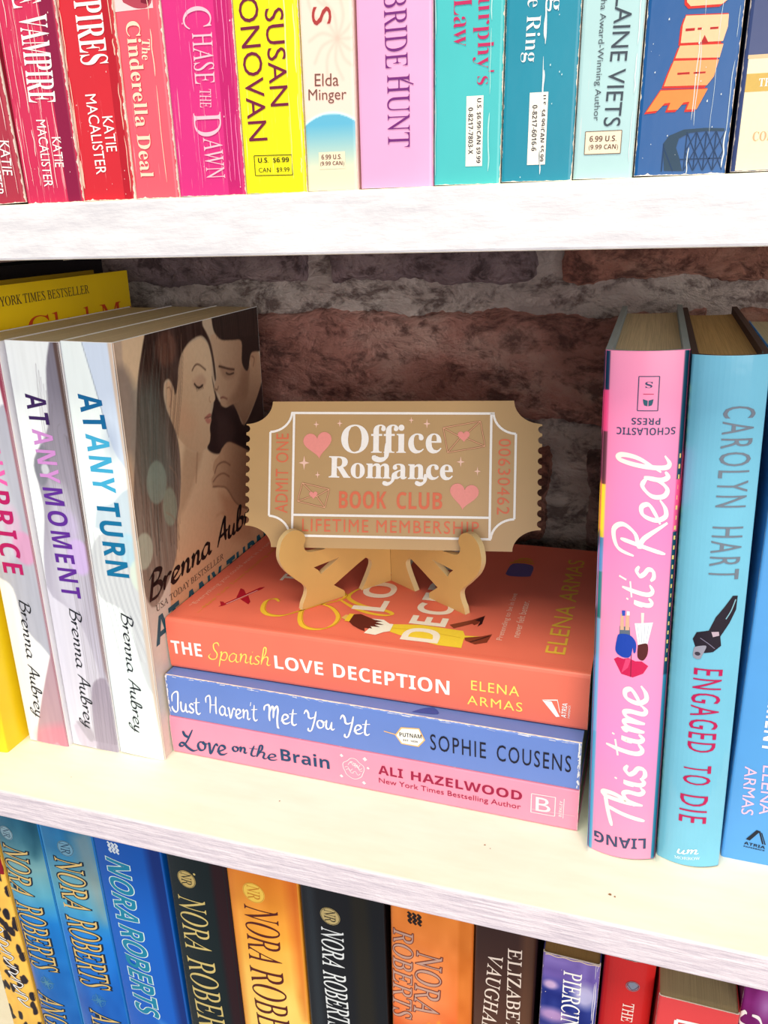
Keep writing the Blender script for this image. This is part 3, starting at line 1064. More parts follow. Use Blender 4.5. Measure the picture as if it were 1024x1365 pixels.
B = build_book('paperback_book', 'magenta paperback with pale pink small-capital serif title', 'book', 'U4', (216, 44, 128), wear=.6, streak=1.0, group=GT)
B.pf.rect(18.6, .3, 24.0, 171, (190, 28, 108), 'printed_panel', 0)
pk = (250, 190, 206)
B.pf.text('C', (12.7, 54.5, 12.5, 48.4, 9.9), pk, 'roman')
B.pf.text('HASE', (13.9, 47.3, 13.4, 33.1, 7.2), pk, 'roman')
B.pf.text('THE', (13.3, 31.6, 12.9, 26.3, 4.0), pk, 'roman')
B.pf.text('D', (13.1, 24.9, 13.0, 17.9, 9.8), pk, 'roman')
B.pf.text('AWN', (14.3, 17.6, 14.4, 5.2, 7.0), pk, 'roman')
creases(B, (9.2, 19.8, 21.4, 23), (244, 120, 176), .25, 14)
flecks(B, 16, (250, 190, 210), 15)
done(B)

B = build_book('paperback_book', 'bright yellow paperback with purple capitals and boxed price', 'book', 'U5', (246, 240, 14), wear=.4, streak=.6, group=GT)
pu = (112, 26, 62)
B.pf.text('SUSAN', (13.9, 51.7, 13.9, 25.1, 6.2), pu, 'sans', 'author_lettering')
B.pf.text('DONOVAN', (5.5, 61.8, 5.8, 15.6, 6.6), pu, 'sans', 'author_lettering')
B.pf.line([(3.9, 11.3), (17.1, 11.1), (17.0, 5.2), (3.9, 5.4)], .25, (60, 50, 20), 'price_box', 2, False, True)
B.pf.text('U.S.  $6.99', (5.2, 9.8, 16.0, 9.6, 1.7), (50, 40, 20), 'sansb', 'price_lettering')
B.pf.text('CAN   $9.99', (5.2, 6.9, 16.0, 6.7, 1.6), (50, 40, 20), 'sans', 'price_lettering')
creases(B, (17.2, 20.2), (255, 250, 160), .3, 17)
done(B)

B = build_book('paperback_book', 'peach and cream paperback with pale palm fronds above a blue disc', 'book', 'U6', (250, 214, 200), wear=.7, group=GT)
P = Paint(.3, .3, 16.7, 80, .35, (250, 214, 200))
r6 = random.Random(5)
for cx, cy in ((12, 42), (4, 58), (14, 66)):
    for k in range(11):
        a = k / 11 * 6.28
        q = [(cx, cy), (cx + 5 * math.cos(a), cy + 6 * math.sin(a)), (cx + 9 * math.cos(a + .3), cy + 11 * math.sin(a + .3))]
        P.stroke(q, .8, (244, 190, 176), .8, .6)
P.ell(9, 2, 17, 20.5, (214, 236, 236), .5)
P.ell(9, 2, 16.4, 19.8, (92, 172, 206), .6)
m_ = np.clip((P.V - 2) / 17, 0, 1) * (P.V < 22)
inside = (((P.U - 9) / 16.4) ** 2 + ((P.V - 2) / 19.8) ** 2) < 1
t_ = np.clip((P.V - 5) / 14, 0, 1)[..., None]
P.C = np.where(inside[..., None], np.array((232, 226, 190.)) * (1 - t_) + np.array((96, 176, 208.)) * t_, P.C)
P.build(B.sf, B.cover, 'spine_picture')
br = (120, 78, 70)
B.pf.text('S', (7.4, 50.6, 7.2, 45.8, 6.2), (168, 60, 60), 'sans')
B.pf.text('Elda', (4.2, 31.4, 12.0, 31.1, 3.4), br, 'sans', 'author_lettering')
B.pf.text('Minger', (1.9, 27.0, 14.3, 26.6, 4.0), br, 'sans', 'author_lettering')
B.pf.rect(4.4, 6.3, 13.2, 11.2, (236, 224, 196), 'price_box', 1)
B.pf.text('6.99 U.S.', (5.3, 9.8, 12.0, 9.7, 1.4), br, 'sansb', 'price_lettering')
B.pf.text('(9.99 CAN)', (4.8, 7.8, 12.8, 7.7, 1.5), br, 'sansb', 'price_lettering')
done(B)

B = build_book('paperback_book', 'lilac pink paperback with thin purple art-deco capitals', 'book', 'U7', (240, 172, 216), wear=.3, group=GT, bulge=.4)
B.pf.text('BRIDE', (12.3, 51.9, 12.5, 32.8, 6.8), (112, 40, 120), 'roman')
B.pf.text('HUNT', (12.9, 31.0, 12.8, 11.3, 7.0), (112, 40, 120), 'roman')
B.pf.line([(13.5, 29.8), (17.6, 28.2)], .35, (112, 40, 120), 'title_lettering', 2, False)
done(B)

B = build_book('paperback_book', 'turquoise paperback with raspberry serif title and white price sticker', 'book', 'U8', (72, 192, 196), wear=.6, group=GT)
B.pf.text("Murphy's", (14.5, 55.2, 14.6, 26.5, 6.4), (190, 40, 96), 'serif', offset=-.012)
B.pf.text('Law', (8.3, 48.6, 8.4, 36.6, 5.4), (190, 40, 96), 'serif', offset=-.012)
B.pf.rect(9.8, 5.0, 14.8, 23.8, (244, 238, 226), 'price_sticker', 1)
B.pf.text('U.S. $6.99/CAN $9.99', (13.5, 23.1, 13.6, 5.8, 1.4), (40, 40, 50), 'sansb', 'price_lettering')
B.pf.text('0-8217-7803-X', (11.1, 20.8, 11.3, 8.3, 1.4), (40, 40, 50), 'sansb', 'price_lettering')
creases(B, (.5, 16.6), (170, 224, 222), .3, 21)
done(B)

B = build_book('paperback_book', 'deep teal paperback with one long white crease and white sticker', 'book', 'U9', (14, 138, 166), wear=.7, group=GT)
B.pf.text('Saving', (13.4, 72, 13.5, 54.6, 4.6), WHITE, 'serif', offset=-.012)
B.pf.text('ing', (13.4, 53.2, 13.5, 43.1, 4.6), WHITE, 'serif', offset=-.012)
B.pf.text('the Ring', (7.5, 51.9, 7.1, 31.1, 5.2), WHITE, 'serif', offset=-.012)
B.pf.rect(7.6, 4.5, 12.8, 23.4, (244, 238, 226), 'price_sticker', 1)
B.pf.text('U.S. $4.99/CAN $5.99', (11.5, 22.6, 11.6, 5.3, 1.4), (40, 40, 50), 'sansb', 'price_lettering')
B.pf.text('0-8217-6016-6', (9.2, 20.2, 9.4, 8.2, 1.4), (40, 40, 50), 'sansb', 'price_lettering')
creases(B, (11.1, 11.25), (226, 236, 238), .34, 23, 0, 150)
flecks(B, 14, (190, 226, 232), 6)
done(B)

B = build_book('paperback_book', 'pale aqua paperback with slim grey capitals and boxed price', 'book', 'U10', (176, 214, 218), wear=.4, group=GT, streak=.1)
B.pf.text('ELAINE VIETS', (11.0, 48.1, 9.9, 13.5, 4.6), (58, 70, 82), 'sans', 'author_lettering')
B.pf.text('Agatha Award-Winning Author', (5.3, 49.7, 5.4, 15.1, 2.1), (70, 82, 92), 'sans', 'author_lettering')
B.pf.rect(2.9, 6.5, 12.8, 12.4, (244, 226, 200), 'price_box', 1)
B.pf.line([(2.9, 12.4), (12.8, 12.4), (12.8, 6.5), (2.9, 6.5)], .2, (120, 100, 84), 'price_box', 2, False, True)
B.pf.text('6.99 U.S.', (4.1, 10.5, 11.5, 10.4, 1.5), (96, 70, 60), 'sansb', 'price_lettering')
B.pf.text('(9.99 CAN)', (4.0, 8.2, 12.1, 8.1, 1.6), (96, 70, 60), 'sansb', 'price_lettering')
creases(B, (15.2,), (226, 240, 240), .3, 29)
done(B)

B = build_book('paperback_book', 'cobalt blue paperback with slanting orange capitals and iron arch', 'book', 'U11', (0, 84, 152), wear=1.0, group=GT)
rb2, dk2 = (206, 40, 30), (176, 24, 24)
LET = [([(8.6, 52), (19.0, 52), (19.9, 41.7), (18.5, 40.8), (10.9, 40.9), (9.9, 41.9)], (252, 196, 150)),
       ([(10.0, 38.8), (20.5, 38.4), (20.6, 35.6), (19.8, 32.3), (9.3, 32.5), (9.4, 36.7)], (253, 196, 154)),
       ([(9.2, 31.9), (20.0, 31.6), (19.4, 28.5), (8.3, 29.0)], (252, 186, 136)),
       ([(8.0, 28.4), (19.3, 28.0), (18.5, 24.1), (17.0, 22.1), (6.0, 22.4), (6.9, 25.4)], (250, 164, 104)),
       ([(5.3, 21.4), (17.3, 21.2), (15.0, 16.4), (12.4, 16.4), (13.0, 18.3), (11.5, 18.2), (10.1, 16.5), (7.5, 16.5), (8.1, 18.3), (6.6, 18.2), (5.0, 16.5), (2.0, 16.3)], (248, 138, 66))]
for pts, c in LET:
    B.pf.poly([(u - .55, v - .55) for u, v in pts], rb2, 'title_lettering', 1)
    B.pf.poly([(u - .1, v + .25) for u, v in pts], rb2, 'title_lettering', 1.4)
    B.pf.poly(pts, c, 'title_lettering', 2)
for q in ((10.2, 35.2, 12.5, 35.8), (13.2, 35.3, 14.2, 35.8), (16.3, 35.2, 18.3, 35.7), (9.2, 25.0, 12.3, 25.5), (13.3, 25.0, 16.3, 25.4)):
    B.pf.rect(*q, dk2, 'title_lettering', 3)
B.pf.poly([(14.3, 32.2), (15.1, 34.0), (16.2, 32.2)], dk2, 'title_lettering', 3)
bl = (10, 52, 92)
B.pf.poly([(8.1, 1.2), (7.2, 8.1), (8.6, 10.1), (12.3, 11.5), (17.8, 11.7), (22.7, 11.4), (22.7, 10.7), (17.9, 10.9), (13.8, 10.6), (11.2, 9.3), (10.7, 7.0), (11.9, 4.2), (12.9, 1.0)], (34, 64, 88), 'printed_picture', 1)
for k in range(4):
    u = 13.2 + k * 2.5
    B.pf.line([(u, 1), (u, 10.8)], .28, bl, 'printed_picture', 2, False)
    B.pf.line([(u, 1), (u + 2.3, 6), (u, 10.8)], .22, bl, 'printed_picture', 2, False)
    B.pf.line([(u + 2.4, 1), (u, 6), (u + 2.4, 10.8)], .22, bl, 'printed_picture', 2, False)
B.pf.line([(12, 4), (23.2, 4)], .3, bl, 'printed_picture', 2, False)
B.pf.line([(7.4, 1), (7.4, 8)], .3, bl, 'printed_picture', 2, False)
B.pf.line([(7.5, 7), (10.4, 1)], .3, bl, 'printed_picture', 2, False)
creases(B, (14.0, 23.0), (214, 224, 226), .38, 31, 0, 14)
creases(B, (14.6, 18.8, 23.2), (196, 216, 226), .16, 33, 10, 60)
flecks(B, 22, (214, 226, 230), 7, 60)
done(B)

B = build_book('paperback_book', 'navy paperback with cream lower panel and tan band at the right edge', 'book', 'U12', (48, 66, 118), wear=.7, group=GT)
B.pf.rect(1.2, .3, 24.7, 27.6, (252, 236, 196), 'printed_panel', 0)
B.pf.rect(1.2, 19.5, 24.7, 23.8, (206, 172, 88), 'printed_panel', 1)
B.pf.rect(1.0, 27.3, 24.7, 28.2, (214, 190, 150), 'printed_panel', 1)
B.pf.text('THE', (4.4, 21.6, 9.0, 21.6, 1.9), WHITE, 'serif')
B.pf.text('COL', (4.6, 8.7, 9.6, 8.7, 2.3), (226, 170, 130), 'serif')
done(B)

# ------------------------------------------------------------------ middle shelf, left: three matching trade paperbacks
brk = (28, 34, 44)
B = build_book('paperback_book', 'white and grey paperback with pink and magenta title at the left edge', 'book', 'AAP', (236, 236, 244), wear=.15, group=GM, bulge=.3)
P = Paint(.1, .2, 25.5, 214.8, .45, (236, 240, 246))
P.poly([(6, 176), (14, 180), (30, 178), (30, 62), (19.4, 62), (11.5, 73), (9, 92), (1.6, 97), (-4, 100), (-4, 150), (4, 168)], (176, 180, 196), 1.2)
P.poly([(4, 150), (13, 160), (20, 130), (14, 110), (2, 108)], (206, 210, 224), 4, .6)
P.poly([(19, 2), (5.4, 0), (25.1, 58), (27, 58), (28, 0)], (180, 150, 164), .8)
P.poly([(5, -4), (28, -4), (28, 14), (8, 8)], (216, 130, 152), 6, .7)
P.ell(20.5, 115, 6.5, 9, (240, 130, 190), 1.5, .5)
P.ell(16, 128, 5, 9, (232, 150, 200), 3, .35)
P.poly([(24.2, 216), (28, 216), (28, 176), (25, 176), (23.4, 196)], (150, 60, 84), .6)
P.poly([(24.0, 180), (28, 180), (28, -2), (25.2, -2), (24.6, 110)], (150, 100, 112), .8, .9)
P.noise(5, 1.2, 14)
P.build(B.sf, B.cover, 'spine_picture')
B.pf.text('ATANY', (10.3, 196.0, 11.6, 146.8, 12.2), (240, 96, 176), 'sansb', spacing=1.2)
B.pf.text('PRICE', (11.5, 144.2, 11.4, 100.4, 12.4), (182, 20, 100), 'sansb', spacing=1.2)
B.pf.hand('Brenna Aubrey', (13.2, 86, 9.6, 15.9, 9.8), brk, 'author_lettering', width=.075, vary=.45, slant=.12, seed=2)
done(B)

B = build_book('paperback_book', 'white and grey paperback with lilac and violet title, second from right of its set', 'book', 'AAM', (236, 238, 246), wear=.15, group=GM, bulge=.3)
P = Paint(.1, .2, 28.9, 214.8, .45, (240, 248, 250))
P.shade([(26.8, 220), (21, 203), (17, 176), (6.3, 160), (6.4, 148), (7, 134), (2, 110), (0, 90), (-3, 70), (-3, -5), (32, -5), (32, 220)],
        (0, 214, (120, 116, 130), 0, 60, (196, 194, 214)), 1.0)
P.poly([(11.7, 168), (5.6, 157), (8, 147), (13, 152), (15, 163)], (120, 124, 136), 1.4, .8)
P.poly([(12, 160), (9.5, 156), (11, 152), (14, 155)], (226, 232, 240), 1, .7)
P.poly([(14, 150), (22, 145), (26, 110), (20, 80), (8, 90), (9, 120)], (206, 206, 224), 5, .7)
P.poly([(3.5, 88), (17, 77), (24.6, 45), (18.6, 38), (15.8, 10), (17, -3), (-2, -3), (-2, 88)], (218, 218, 234), 1.0, .9)
P.poly([(24.6, 45), (18.6, 38), (15.8, 10), (17, -3), (30, -3), (29, 40)], (156, 146, 166), 1.2, .85)
P.poly([(2.9, 12), (8.6, 16), (14, 11), (16, 2), (6, 0)], (196, 188, 208), 1.5, .8)
P.poly([(5, 15), (12, 17), (15, 8), (12, 4)], (150, 146, 160), 1.0, .5)
for k in range(16):
    a = 15 + k * .9 + random.uniform(-.4, .4)
    P.stroke([(a + 1, 205 - 3 * k), (a - 1, 170), (a + 1.5, 120), (a + 2, 60), (a, 5)], .35, random.choice(((112, 106, 116), (206, 206, 220), (140, 132, 148))), .5, .5)
P.ell(23, 112, 6.5, 9.5, (204, 176, 236), 1.5, .75)
P.ell(20, 128, 5, 8, (196, 176, 232), 3, .4)
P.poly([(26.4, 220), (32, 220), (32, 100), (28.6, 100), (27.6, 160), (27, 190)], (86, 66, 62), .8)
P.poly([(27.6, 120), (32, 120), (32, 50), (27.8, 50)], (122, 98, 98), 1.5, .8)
P.noise(5, 1.0, 16)
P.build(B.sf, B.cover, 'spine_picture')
B.pf.text('AT', (12.8, 191.2, 12.9, 177.2, 11.0), (58, 30, 92), 'sansb', spacing=1.2)
B.pf.text('ANY', (13.4, 174.8, 13.8, 149.0, 11.0), (206, 142, 212), 'sansb', spacing=1.2)
B.pf.text('MOMENT', (14.0, 146.5, 15.1, 89.4, 11.4), (92, 40, 150), 'sansb', spacing=1.2)
B.pf.hand('Brenna Aubrey', (14.6, 83, 12.2, 12.2, 10.2), brk, 'author_lettering', width=.075, vary=.45, slant=.12, seed=3)
done(B)

B = build_book('paperback_book', 'white paperback with blue title and embracing couple on its cover, leaning by the stack', 'book', 'AAT', (238, 244, 246), wear=.15, group=GM, bulge=.3)
P = Paint(.1, .2, 27.1, 214.8, .45, (238, 250, 250))
P.poly([(11.6, 218), (16.6, 190), (19.4, 173), (23, 163), (30, 160), (30, 218)], (206, 222, 242), .5)
P.stroke([(11.6, 216), (16.6, 190), (19.3, 173)], .35, (140, 152, 172), .4)
P.ell(20, 170, 3.5, 7, (150, 166, 196), 5, .45)
P.poly([(5, 128), (8, 138), (16, 141), (24, 148), (30, 146), (30, 116), (14, 124)], (196, 214, 226), 1.2)
P.poly([(30, 120), (13, 126), (3.6, 121), (-.4, 109), (2, 91), (15.8, 83), (20.5, 52), (26, 40), (30, 60)], (202, 208, 214), 1.2)
for k in range(14):
    a = 2 + k * 1.5
    P.stroke([(a, 126 - k * .6), (a - .8, 104), (a + 2.5, 84), (a + 5 + .5 * k, 58)], .3, (168, 176, 186) if k % 2 else (228, 236, 240), .5, .7)
P.ell(22, 118, 5.6, 8.6, (160, 216, 240), 1.2, .5)
P.ell(27, 105, 6, 9, (214, 232, 214), 1.2, .7)
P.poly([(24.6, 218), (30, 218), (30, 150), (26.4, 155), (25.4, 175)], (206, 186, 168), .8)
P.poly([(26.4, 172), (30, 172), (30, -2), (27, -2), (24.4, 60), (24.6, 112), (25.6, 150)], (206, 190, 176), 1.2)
P.poly([(-1, 50), (16, 60), (22, 30), (20, -2), (-1, -2)], (222, 240, 244), 8, .7)
P.noise(3, 1.2, 14)
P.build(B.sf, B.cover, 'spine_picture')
B.pf.text('AT', (12.0, 192.1, 12.9, 176.3, 11.8), (6, 104, 160), 'sansb', spacing=1.2, offset=.008)
B.pf.text('ANY', (13.1, 173.6, 13.3, 146.4, 11.9), (66, 176, 220), 'sansb', spacing=1.2, offset=.008)
B.pf.text('TURN', (13.6, 141.4, 14.2, 103.6, 12.2), (6, 112, 160), 'sansb', spacing=1.2, offset=.008)
B.pf.hand('Brenna Aubrey', (14.8, 84, 13.0, 14.6, 9.8), brk, 'author_lettering', width=.075, vary=.45, slant=.12, seed=4)
# cover photograph: a dark-haired woman and a man bending his face to hers
P = Paint(.5, .3, 140.7, 214.7, .55, (206, 186, 160))
P.shade([(-2, -2), (-2, 220), (30, 220), (30, -2)], (0, 200, (196, 176, 156), 0, 40, (214, 206, 196)), 6, False)
P.poly([(8, 217), (28, 217), (17, 197), (12, 192), (7, 203)], (226, 202, 168), 1.5)
P.poly([(-2, 205), (8, 203), (13, 190), (10, 160), (-2, 150)], (150, 136, 126), 5, .9)
P.poly([(-2, 165), (6, 160), (9, 120), (-2, 105)], (214, 182, 150), 6, .7)
sk = (214, 186, 152)
P.shade([(42, 165), (50, 156), (59, 150), (72, 148), (82, 143), (114, 108), (145, 96), (145, 60), (65, 60), (22, 60), (30, 113), (41, 132), (44, 153)],
        (60, 150, (220, 194, 160), 80, 84, (204, 160, 124)), 1.0)
P.poly([(50, 156), (59.4, 150.4), (66, 148), (56, 135.5), (47, 127), (39, 123), (43.4, 142.6)], (184, 152, 122), 4, .75)
P.stroke([(61, 149), (59, 142), (57, 134)], .8, (146, 112, 88), 1.6, .7)
P.stroke([(75, 109), (82, 108), (87, 101)], .8, (176, 132, 100), 2.5, .6)
P.poly([(80, 120), (98, 112), (112, 98), (114, 80), (90, 90)], (176, 124, 92), 8, .6)
# dark shirt
P.poly([(82.5, 184.8), (85.3, 175.5), (88.9, 169.7), (95.2, 165.5), (102.6, 166.7), (107.7, 160.3), (115.1, 150.8), (132.9, 163.1), (143.1, 176), (150, 176),
        (150, 112), (118, 122), (100, 138), (93.6, 141.4), (80.9, 142.7), (71.7, 148.1), (74.4, 153.6), (76.8, 161.9), (82.5, 171.7)], (50, 36, 36), 1.0)
P.poly([(84, 165), (95, 160), (104, 150), (96, 144), (84, 146)], (74, 56, 54), 6, .6)
P.poly([(118, 150), (133, 158), (145, 168), (146, 150), (130, 140)], (70, 54, 50), 6, .6)
# man's neck, face, hair
P.shade([(102.6, 166.7), (120.7, 170.5), (124.6, 179.2), (136.7, 190), (142.4, 181), (143, 174), (133, 163), (116.5, 151.6), (113.8, 151.1), (107.7, 160.3)],
        (104, 160, (150, 118, 96), 140, 185, (196, 162, 132)), 1.0)
P.shade([(84.5, 206.4), (91.5, 206), (108.1, 203), (121, 199), (121, 186), (127, 184), (124, 174.6), (120, 166), (102.6, 165.5), (95.2, 165.5), (89.8, 168.0),
         (89.6, 171.5), (88.6, 174.2), (83.9, 177.4), (84.2, 179.4), (86.8, 183), (88.2, 186.4), (86.3, 193.9), (84.6, 199.5)],
        (86, 190, (204, 174, 144), 124, 172, (158, 124, 100)), .8)
P.poly([(98, 168), (110, 174), (118, 182), (124, 178), (120, 167), (106, 165)], (140, 106, 84), 6, .65)
P.poly([(92, 190), (99, 186), (107, 184.5), (106, 180.5), (98, 181), (93, 185)], (150, 118, 96), 3, .6)
P.stroke([(91.0, 188.9), (96, 187.4), (101, 185.8), (107.6, 184.2)], 1.0, (70, 48, 40), .8)
P.stroke([(98.3, 184.0), (101.5, 182.6), (106.9, 182.4)], .8, (56, 38, 32), .6)
P.stroke([(90.0, 171.8), (93, 171.6), (97.0, 169.8)], .8, (120, 72, 62), .8)
P.stroke([(84.6, 178.0), (87.0, 177.0), (88.4, 178.4)], .6, (112, 82, 66), .7)
P.poly([(127, 188), (133, 192), (137, 187), (133, 179), (128, 182)], (190, 154, 124), 1.0)
P.stroke([(130, 188), (133, 186), (131, 182)], .8, (134, 98, 78), .8)
P.poly([(86.9, 220), (120.6, 222), (150, 222), (150, 200), (141.3, 196), (140.9, 189.5), (134, 190), (128.8, 189.1), (123.6, 180.6), (117.5, 186.3), (118.7, 198), (108.1, 200.4), (97, 202), (91.5, 204.9), (87.9, 209.6)], (44, 34, 32), .9)
for k in range(24):
    a = 90 + k * 2.1
    P.stroke([(a, 219), (a + 1.2, 210), (a + 1, 203.5 - .2 * k)], .5, random.choice(((86, 70, 62), (28, 22, 22), (104, 88, 78))), .5, .5)
# woman's face
P.shade([(74.5, 206.3), (81.2, 202.1), (83.7, 194.3), (82.9, 188.5), (82.3, 184), (83.2, 178.5), (84.2, 174.0), (83.3, 171.8), (79.0, 170.6), (78.4, 168.6), (78.6, 166.4),
         (77.4, 164.6), (78.2, 162.6), (76.4, 160.0), (75.6, 157.6), (75.8, 154.6), (73.4, 150.4), (66, 148.6), (59.4, 150.4), (50.2, 155.7), (42.3, 165.2), (39.5, 175.1), (39.2, 183.2), (48.7, 189.3), (52.9, 199.5), (63.2, 205.1)],
        (78, 190, (226, 200, 166), 44, 168, (198, 166, 134)), .8)
P.poly([(46, 166), (56, 160), (64, 164), (58, 174), (48, 176)], (206, 164, 132), 7, .5)
P.poly([(63, 187), (72, 188), (76, 184), (72, 181.6), (64, 183)], (196, 160, 134), 2.5, .7)
P.stroke([(63.4, 191.6), (66.5, 193.6), (70.5, 193.4), (76.6, 189.6)], .8, (92, 64, 52), .7, .9)
P.stroke([(64.4, 184.6), (66.6, 182.6), (69.2, 181.8), (72.4, 182.4)], 1.0, (48, 32, 28), .6)
for k in range(5):
    P.stroke([(66 + 1.4 * k, 182.4), (66.4 + 1.6 * k, 180.6)], .35, (48, 32, 28), .4)
P.stroke([(79.0, 172.0), (77.8, 173.0), (78.2, 175.0)], .5, (160, 118, 94), .8, .8)
P.poly([(71.4, 165.4), (76.4, 166.4), (78.6, 165.4), (77.4, 164.4), (74, 164.2)], (176, 110, 98), .6, .9)
P.poly([(71.4, 164.6), (76, 163.8), (78.0, 162.8), (76.4, 161.2), (73.4, 161.8)], (190, 124, 110), .6, .9)
P.stroke([(71.2, 164.9), (77.6, 164.5)], .4, (90, 52, 46), .4)
# her ear and hair
P.poly([(37.7, 189.4), (41.3, 190.4), (44.0, 186.3), (43.0, 178.7), (39.6, 174.3), (36.8, 179.9)], (206, 174, 142), .7)
P.stroke([(39.2, 187.6), (41.8, 187), (41.8, 182), (39.8, 178)], .5, (150, 112, 88), .7)
hair = [(27.4, 218), (73.2, 218), (77.6, 212.0), (83.6, 203.9), (86.2, 194.0), (86.8, 184.1), (85.2, 183.0), (84.1, 194.4), (81.1, 203.2), (74.6, 207.5), (63.3, 206.0), (54.5, 201), (51, 195), (49.5, 189.3), (46, 183),
        (44.6, 187), (41.4, 191.4), (37.4, 190.6), (35.6, 185), (36.4, 179), (38.4, 174), (43.0, 163.9), (44.2, 153.1), (42.8, 139.6), (39.6, 128.6), (35.7, 120.2), (31.4, 102.8), (18.7, 90.0), (6, 86), (-0.8, 109.5), (2, 141.7), (9, 168.4), (16.0, 194.9), (22.4, 209)]
P.shade(hair, (40, 212, (58, 42, 38), 20, 120, (138, 122, 110)), 1.0)
mk = P.mask(hair, 1.5)
P.noise(20, .9, 26, mk)
P.noise(12, 2.6, 40, mk)
for k in range(34):
    a = random.uniform(0, 1)
    x0, x1 = 24 + 34 * a, 4 + 32 * a
    P.stroke([(x0, 212 - 5 * random.random()), (x0 - 5 - 4 * (1 - a), 186), (x1 + 5, 150), (x1, 100 + 20 * random.random())], random.uniform(.2, .5),
             random.choice(((46, 32, 28), (150, 130, 114), (104, 120, 116), (120, 92, 78), (60, 46, 40))), .6, .55)
P.poly([(13, 192), (30, 192), (36, 160), (34, 140), (10, 150)], (104, 126, 122), 12, .42)
P.ell(42, 206, 9, 8, (150, 98, 78), 3, .35)
P.ell(21.9, 145.2, 8.4, 10.6, (142, 162, 150), 1.0, .62)
P.ell(30.8, 129.6, 6.2, 10.0, (150, 166, 146), 1.0, .62)
P.ell(5, 116, 7.6, 9, (200, 212, 190), 1.0, .6)
for q in ([(27, 128), (34, 120), (31, 100)], [(34, 150), (40, 140), (38, 118)]):
    P.stroke(q, .5, (150, 120, 100), .8, .7)
# the man's hand on her shoulder
P.shade([(87.0, 144.4), (94, 146), (103.4, 142.1), (124, 130.8), (145, 118), (145, 90), (122, 97.0), (110, 101), (102.8, 105.4), (95.9, 110.3), (89, 120), (82, 124), (75, 125.3), (72.6, 128.4), (73.0, 131.0), (76.0, 132.9), (75.0, 136.0), (77.4, 139.6), (82, 141.2)],
        (78, 138, (196, 160, 128), 118, 100, (140, 100, 76)), .9)
for q in ([(76.8, 133), (80.5, 136.4), (88, 136.2), (94.4, 132.4)], [(74.4, 128.9), (80, 130.6), (86.5, 129.9), (92.3, 126.2)], [(73.6, 126.2), (82, 123.6), (88.7, 120.0), (98.1, 108.3), (110.1, 100.6)]):
    P.stroke(q, .7, (104, 68, 52), .9, .85)
P.noise(3, 1.2, 1.2)
P.build(B.sr, B.cover, 'cover_picture')
B.pr.hand('Brenna Aubrey', (4.5, 93.5, 131.0, 96.5, 21.5), (24, 20, 22), 'author_lettering', width=.115, vary=.5, slant=.16, seed=6)
B.pr.text('USA TODAY BESTSELLER', (8.8, 83.6, 78.0, 83.4, 3.6), (74, 60, 52), 'roman', 'author_lettering')
B.pr.text('AT ANY TURN', (5.5, 71.5, 132, 71.5, 15.0), (10, 86, 104), 'sansb')
done(B)

# tall yellow book behind the set
B = build_book('hardcover_book', 'tall yellow hardcover standing left of the white paperbacks, its cover facing right', 'book', 'YEL', (250, 214, 22), 'hardcover', wear=.1, group=GM, board=(206, 170, 30), rad=1.0, bulge=1.0)
B.pr.text('NEW YORK TIMES BESTSELLER', (38, 228.4, 121.5, 228.4, 4.7), (52, 30, 50), 'roman', 'banner_lettering')
B.pr.text("I'm Glad My", (26, 211.5, 160, 211.5, 15.5), (206, 74, 34), 'roman')
B.pr.text('Mom Died', (20, 184, 120, 184, 16.0), (222, 74, 34), 'serif')
done(B)
SP['BLK'] = (-345.5, -20, 0, 31, 172, 243, .9, 0)  # added black book, stands in for the darkness at the far left
B = build_book('hardcover_book', 'black hardcover added to darken the corner behind the tall yellow book', 'book', 'BLK', (22, 22, 26), 'hardcover', wear=.0, group=GM, board=(30, 30, 34), pages=(70, 70, 66))
done(B)

# ------------------------------------------------------------------ middle shelf, right
B = build_book('hardcover_book', 'pink hardcover with white brushed title, upside down on the middle shelf', 'book', 'PHC', (250, 136, 184), 'hardcover', bulge=3.4, rad=.8, wear=.1, group=GM, board=(148, 164, 172), rough=.3)
dk = (52, 72, 108)
P = Paint(.05, .2, 27.95, 215.8, .5, (250, 138, 186))
P.vgrad([(0, (250, 150, 184)), (60, (246, 146, 206)), (110, (250, 152, 194)), (150, (246, 134, 192)), (216, (252, 156, 194))])
for a, b, c in ((-1, 60, (96, 178, 214)), (60, 112, (130, 186, 226)), (112, 132, (46, 128, 128)), (132, 146, (90, 150, 196)), (146, 167, (246, 222, 70)), (167, 187, (110, 66, 80)), (187, 202, (236, 92, 150)), (202, 217, (22, 62, 90))):
    P.poly([(-1, a), (1.7, a), (1.7, b), (-1, b)], c, .3, 1, False)
P.poly([(26.2, -1), (29, -1), (29, 217), (26.2, 217)], (20, 78, 104), .3, 1, False)
P.poly([(26.2, -1), (29, -1), (29, 90), (26.2, 90)], (52, 150, 190), .3, .8, False)
P.poly([(26.2, 150), (29, 150), (29, 170), (26.2, 170)], (232, 90, 150), .3, 1, False)
P.build(B.sf, B.cover, 'spine_picture', rough=.3)
P = Paint(.2, .2, 141.5, 215.8, 1.2, (96, 176, 204))        # scene on the side facing the stack
P.poly([(0, 216), (30, 216), (30, 204), (0, 200)], (22, 60, 84), 1)
P.poly([(0, 202), (24, 204), (26, 190), (0, 186)], (214, 90, 150), 1)
P.poly([(0, 186), (30, 190), (30, 170), (0, 166)], (104, 62, 76), 1)
P.poly([(0, 168), (26, 168), (22, 146), (0, 148)], (246, 224, 70), 1)
P.poly([(0, 148), (30, 146), (40, 120), (0, 112)], (10, 96, 120), 1)
P.poly([(0, 140), (6, 142), (12, 120), (0, 118)], (196, 210, 240), 1)
P.poly([(0, 112), (20, 112), (24, 96), (0, 96)], (60, 120, 110), 1)
P.build(B.sl, B.cover, 'cover_picture')
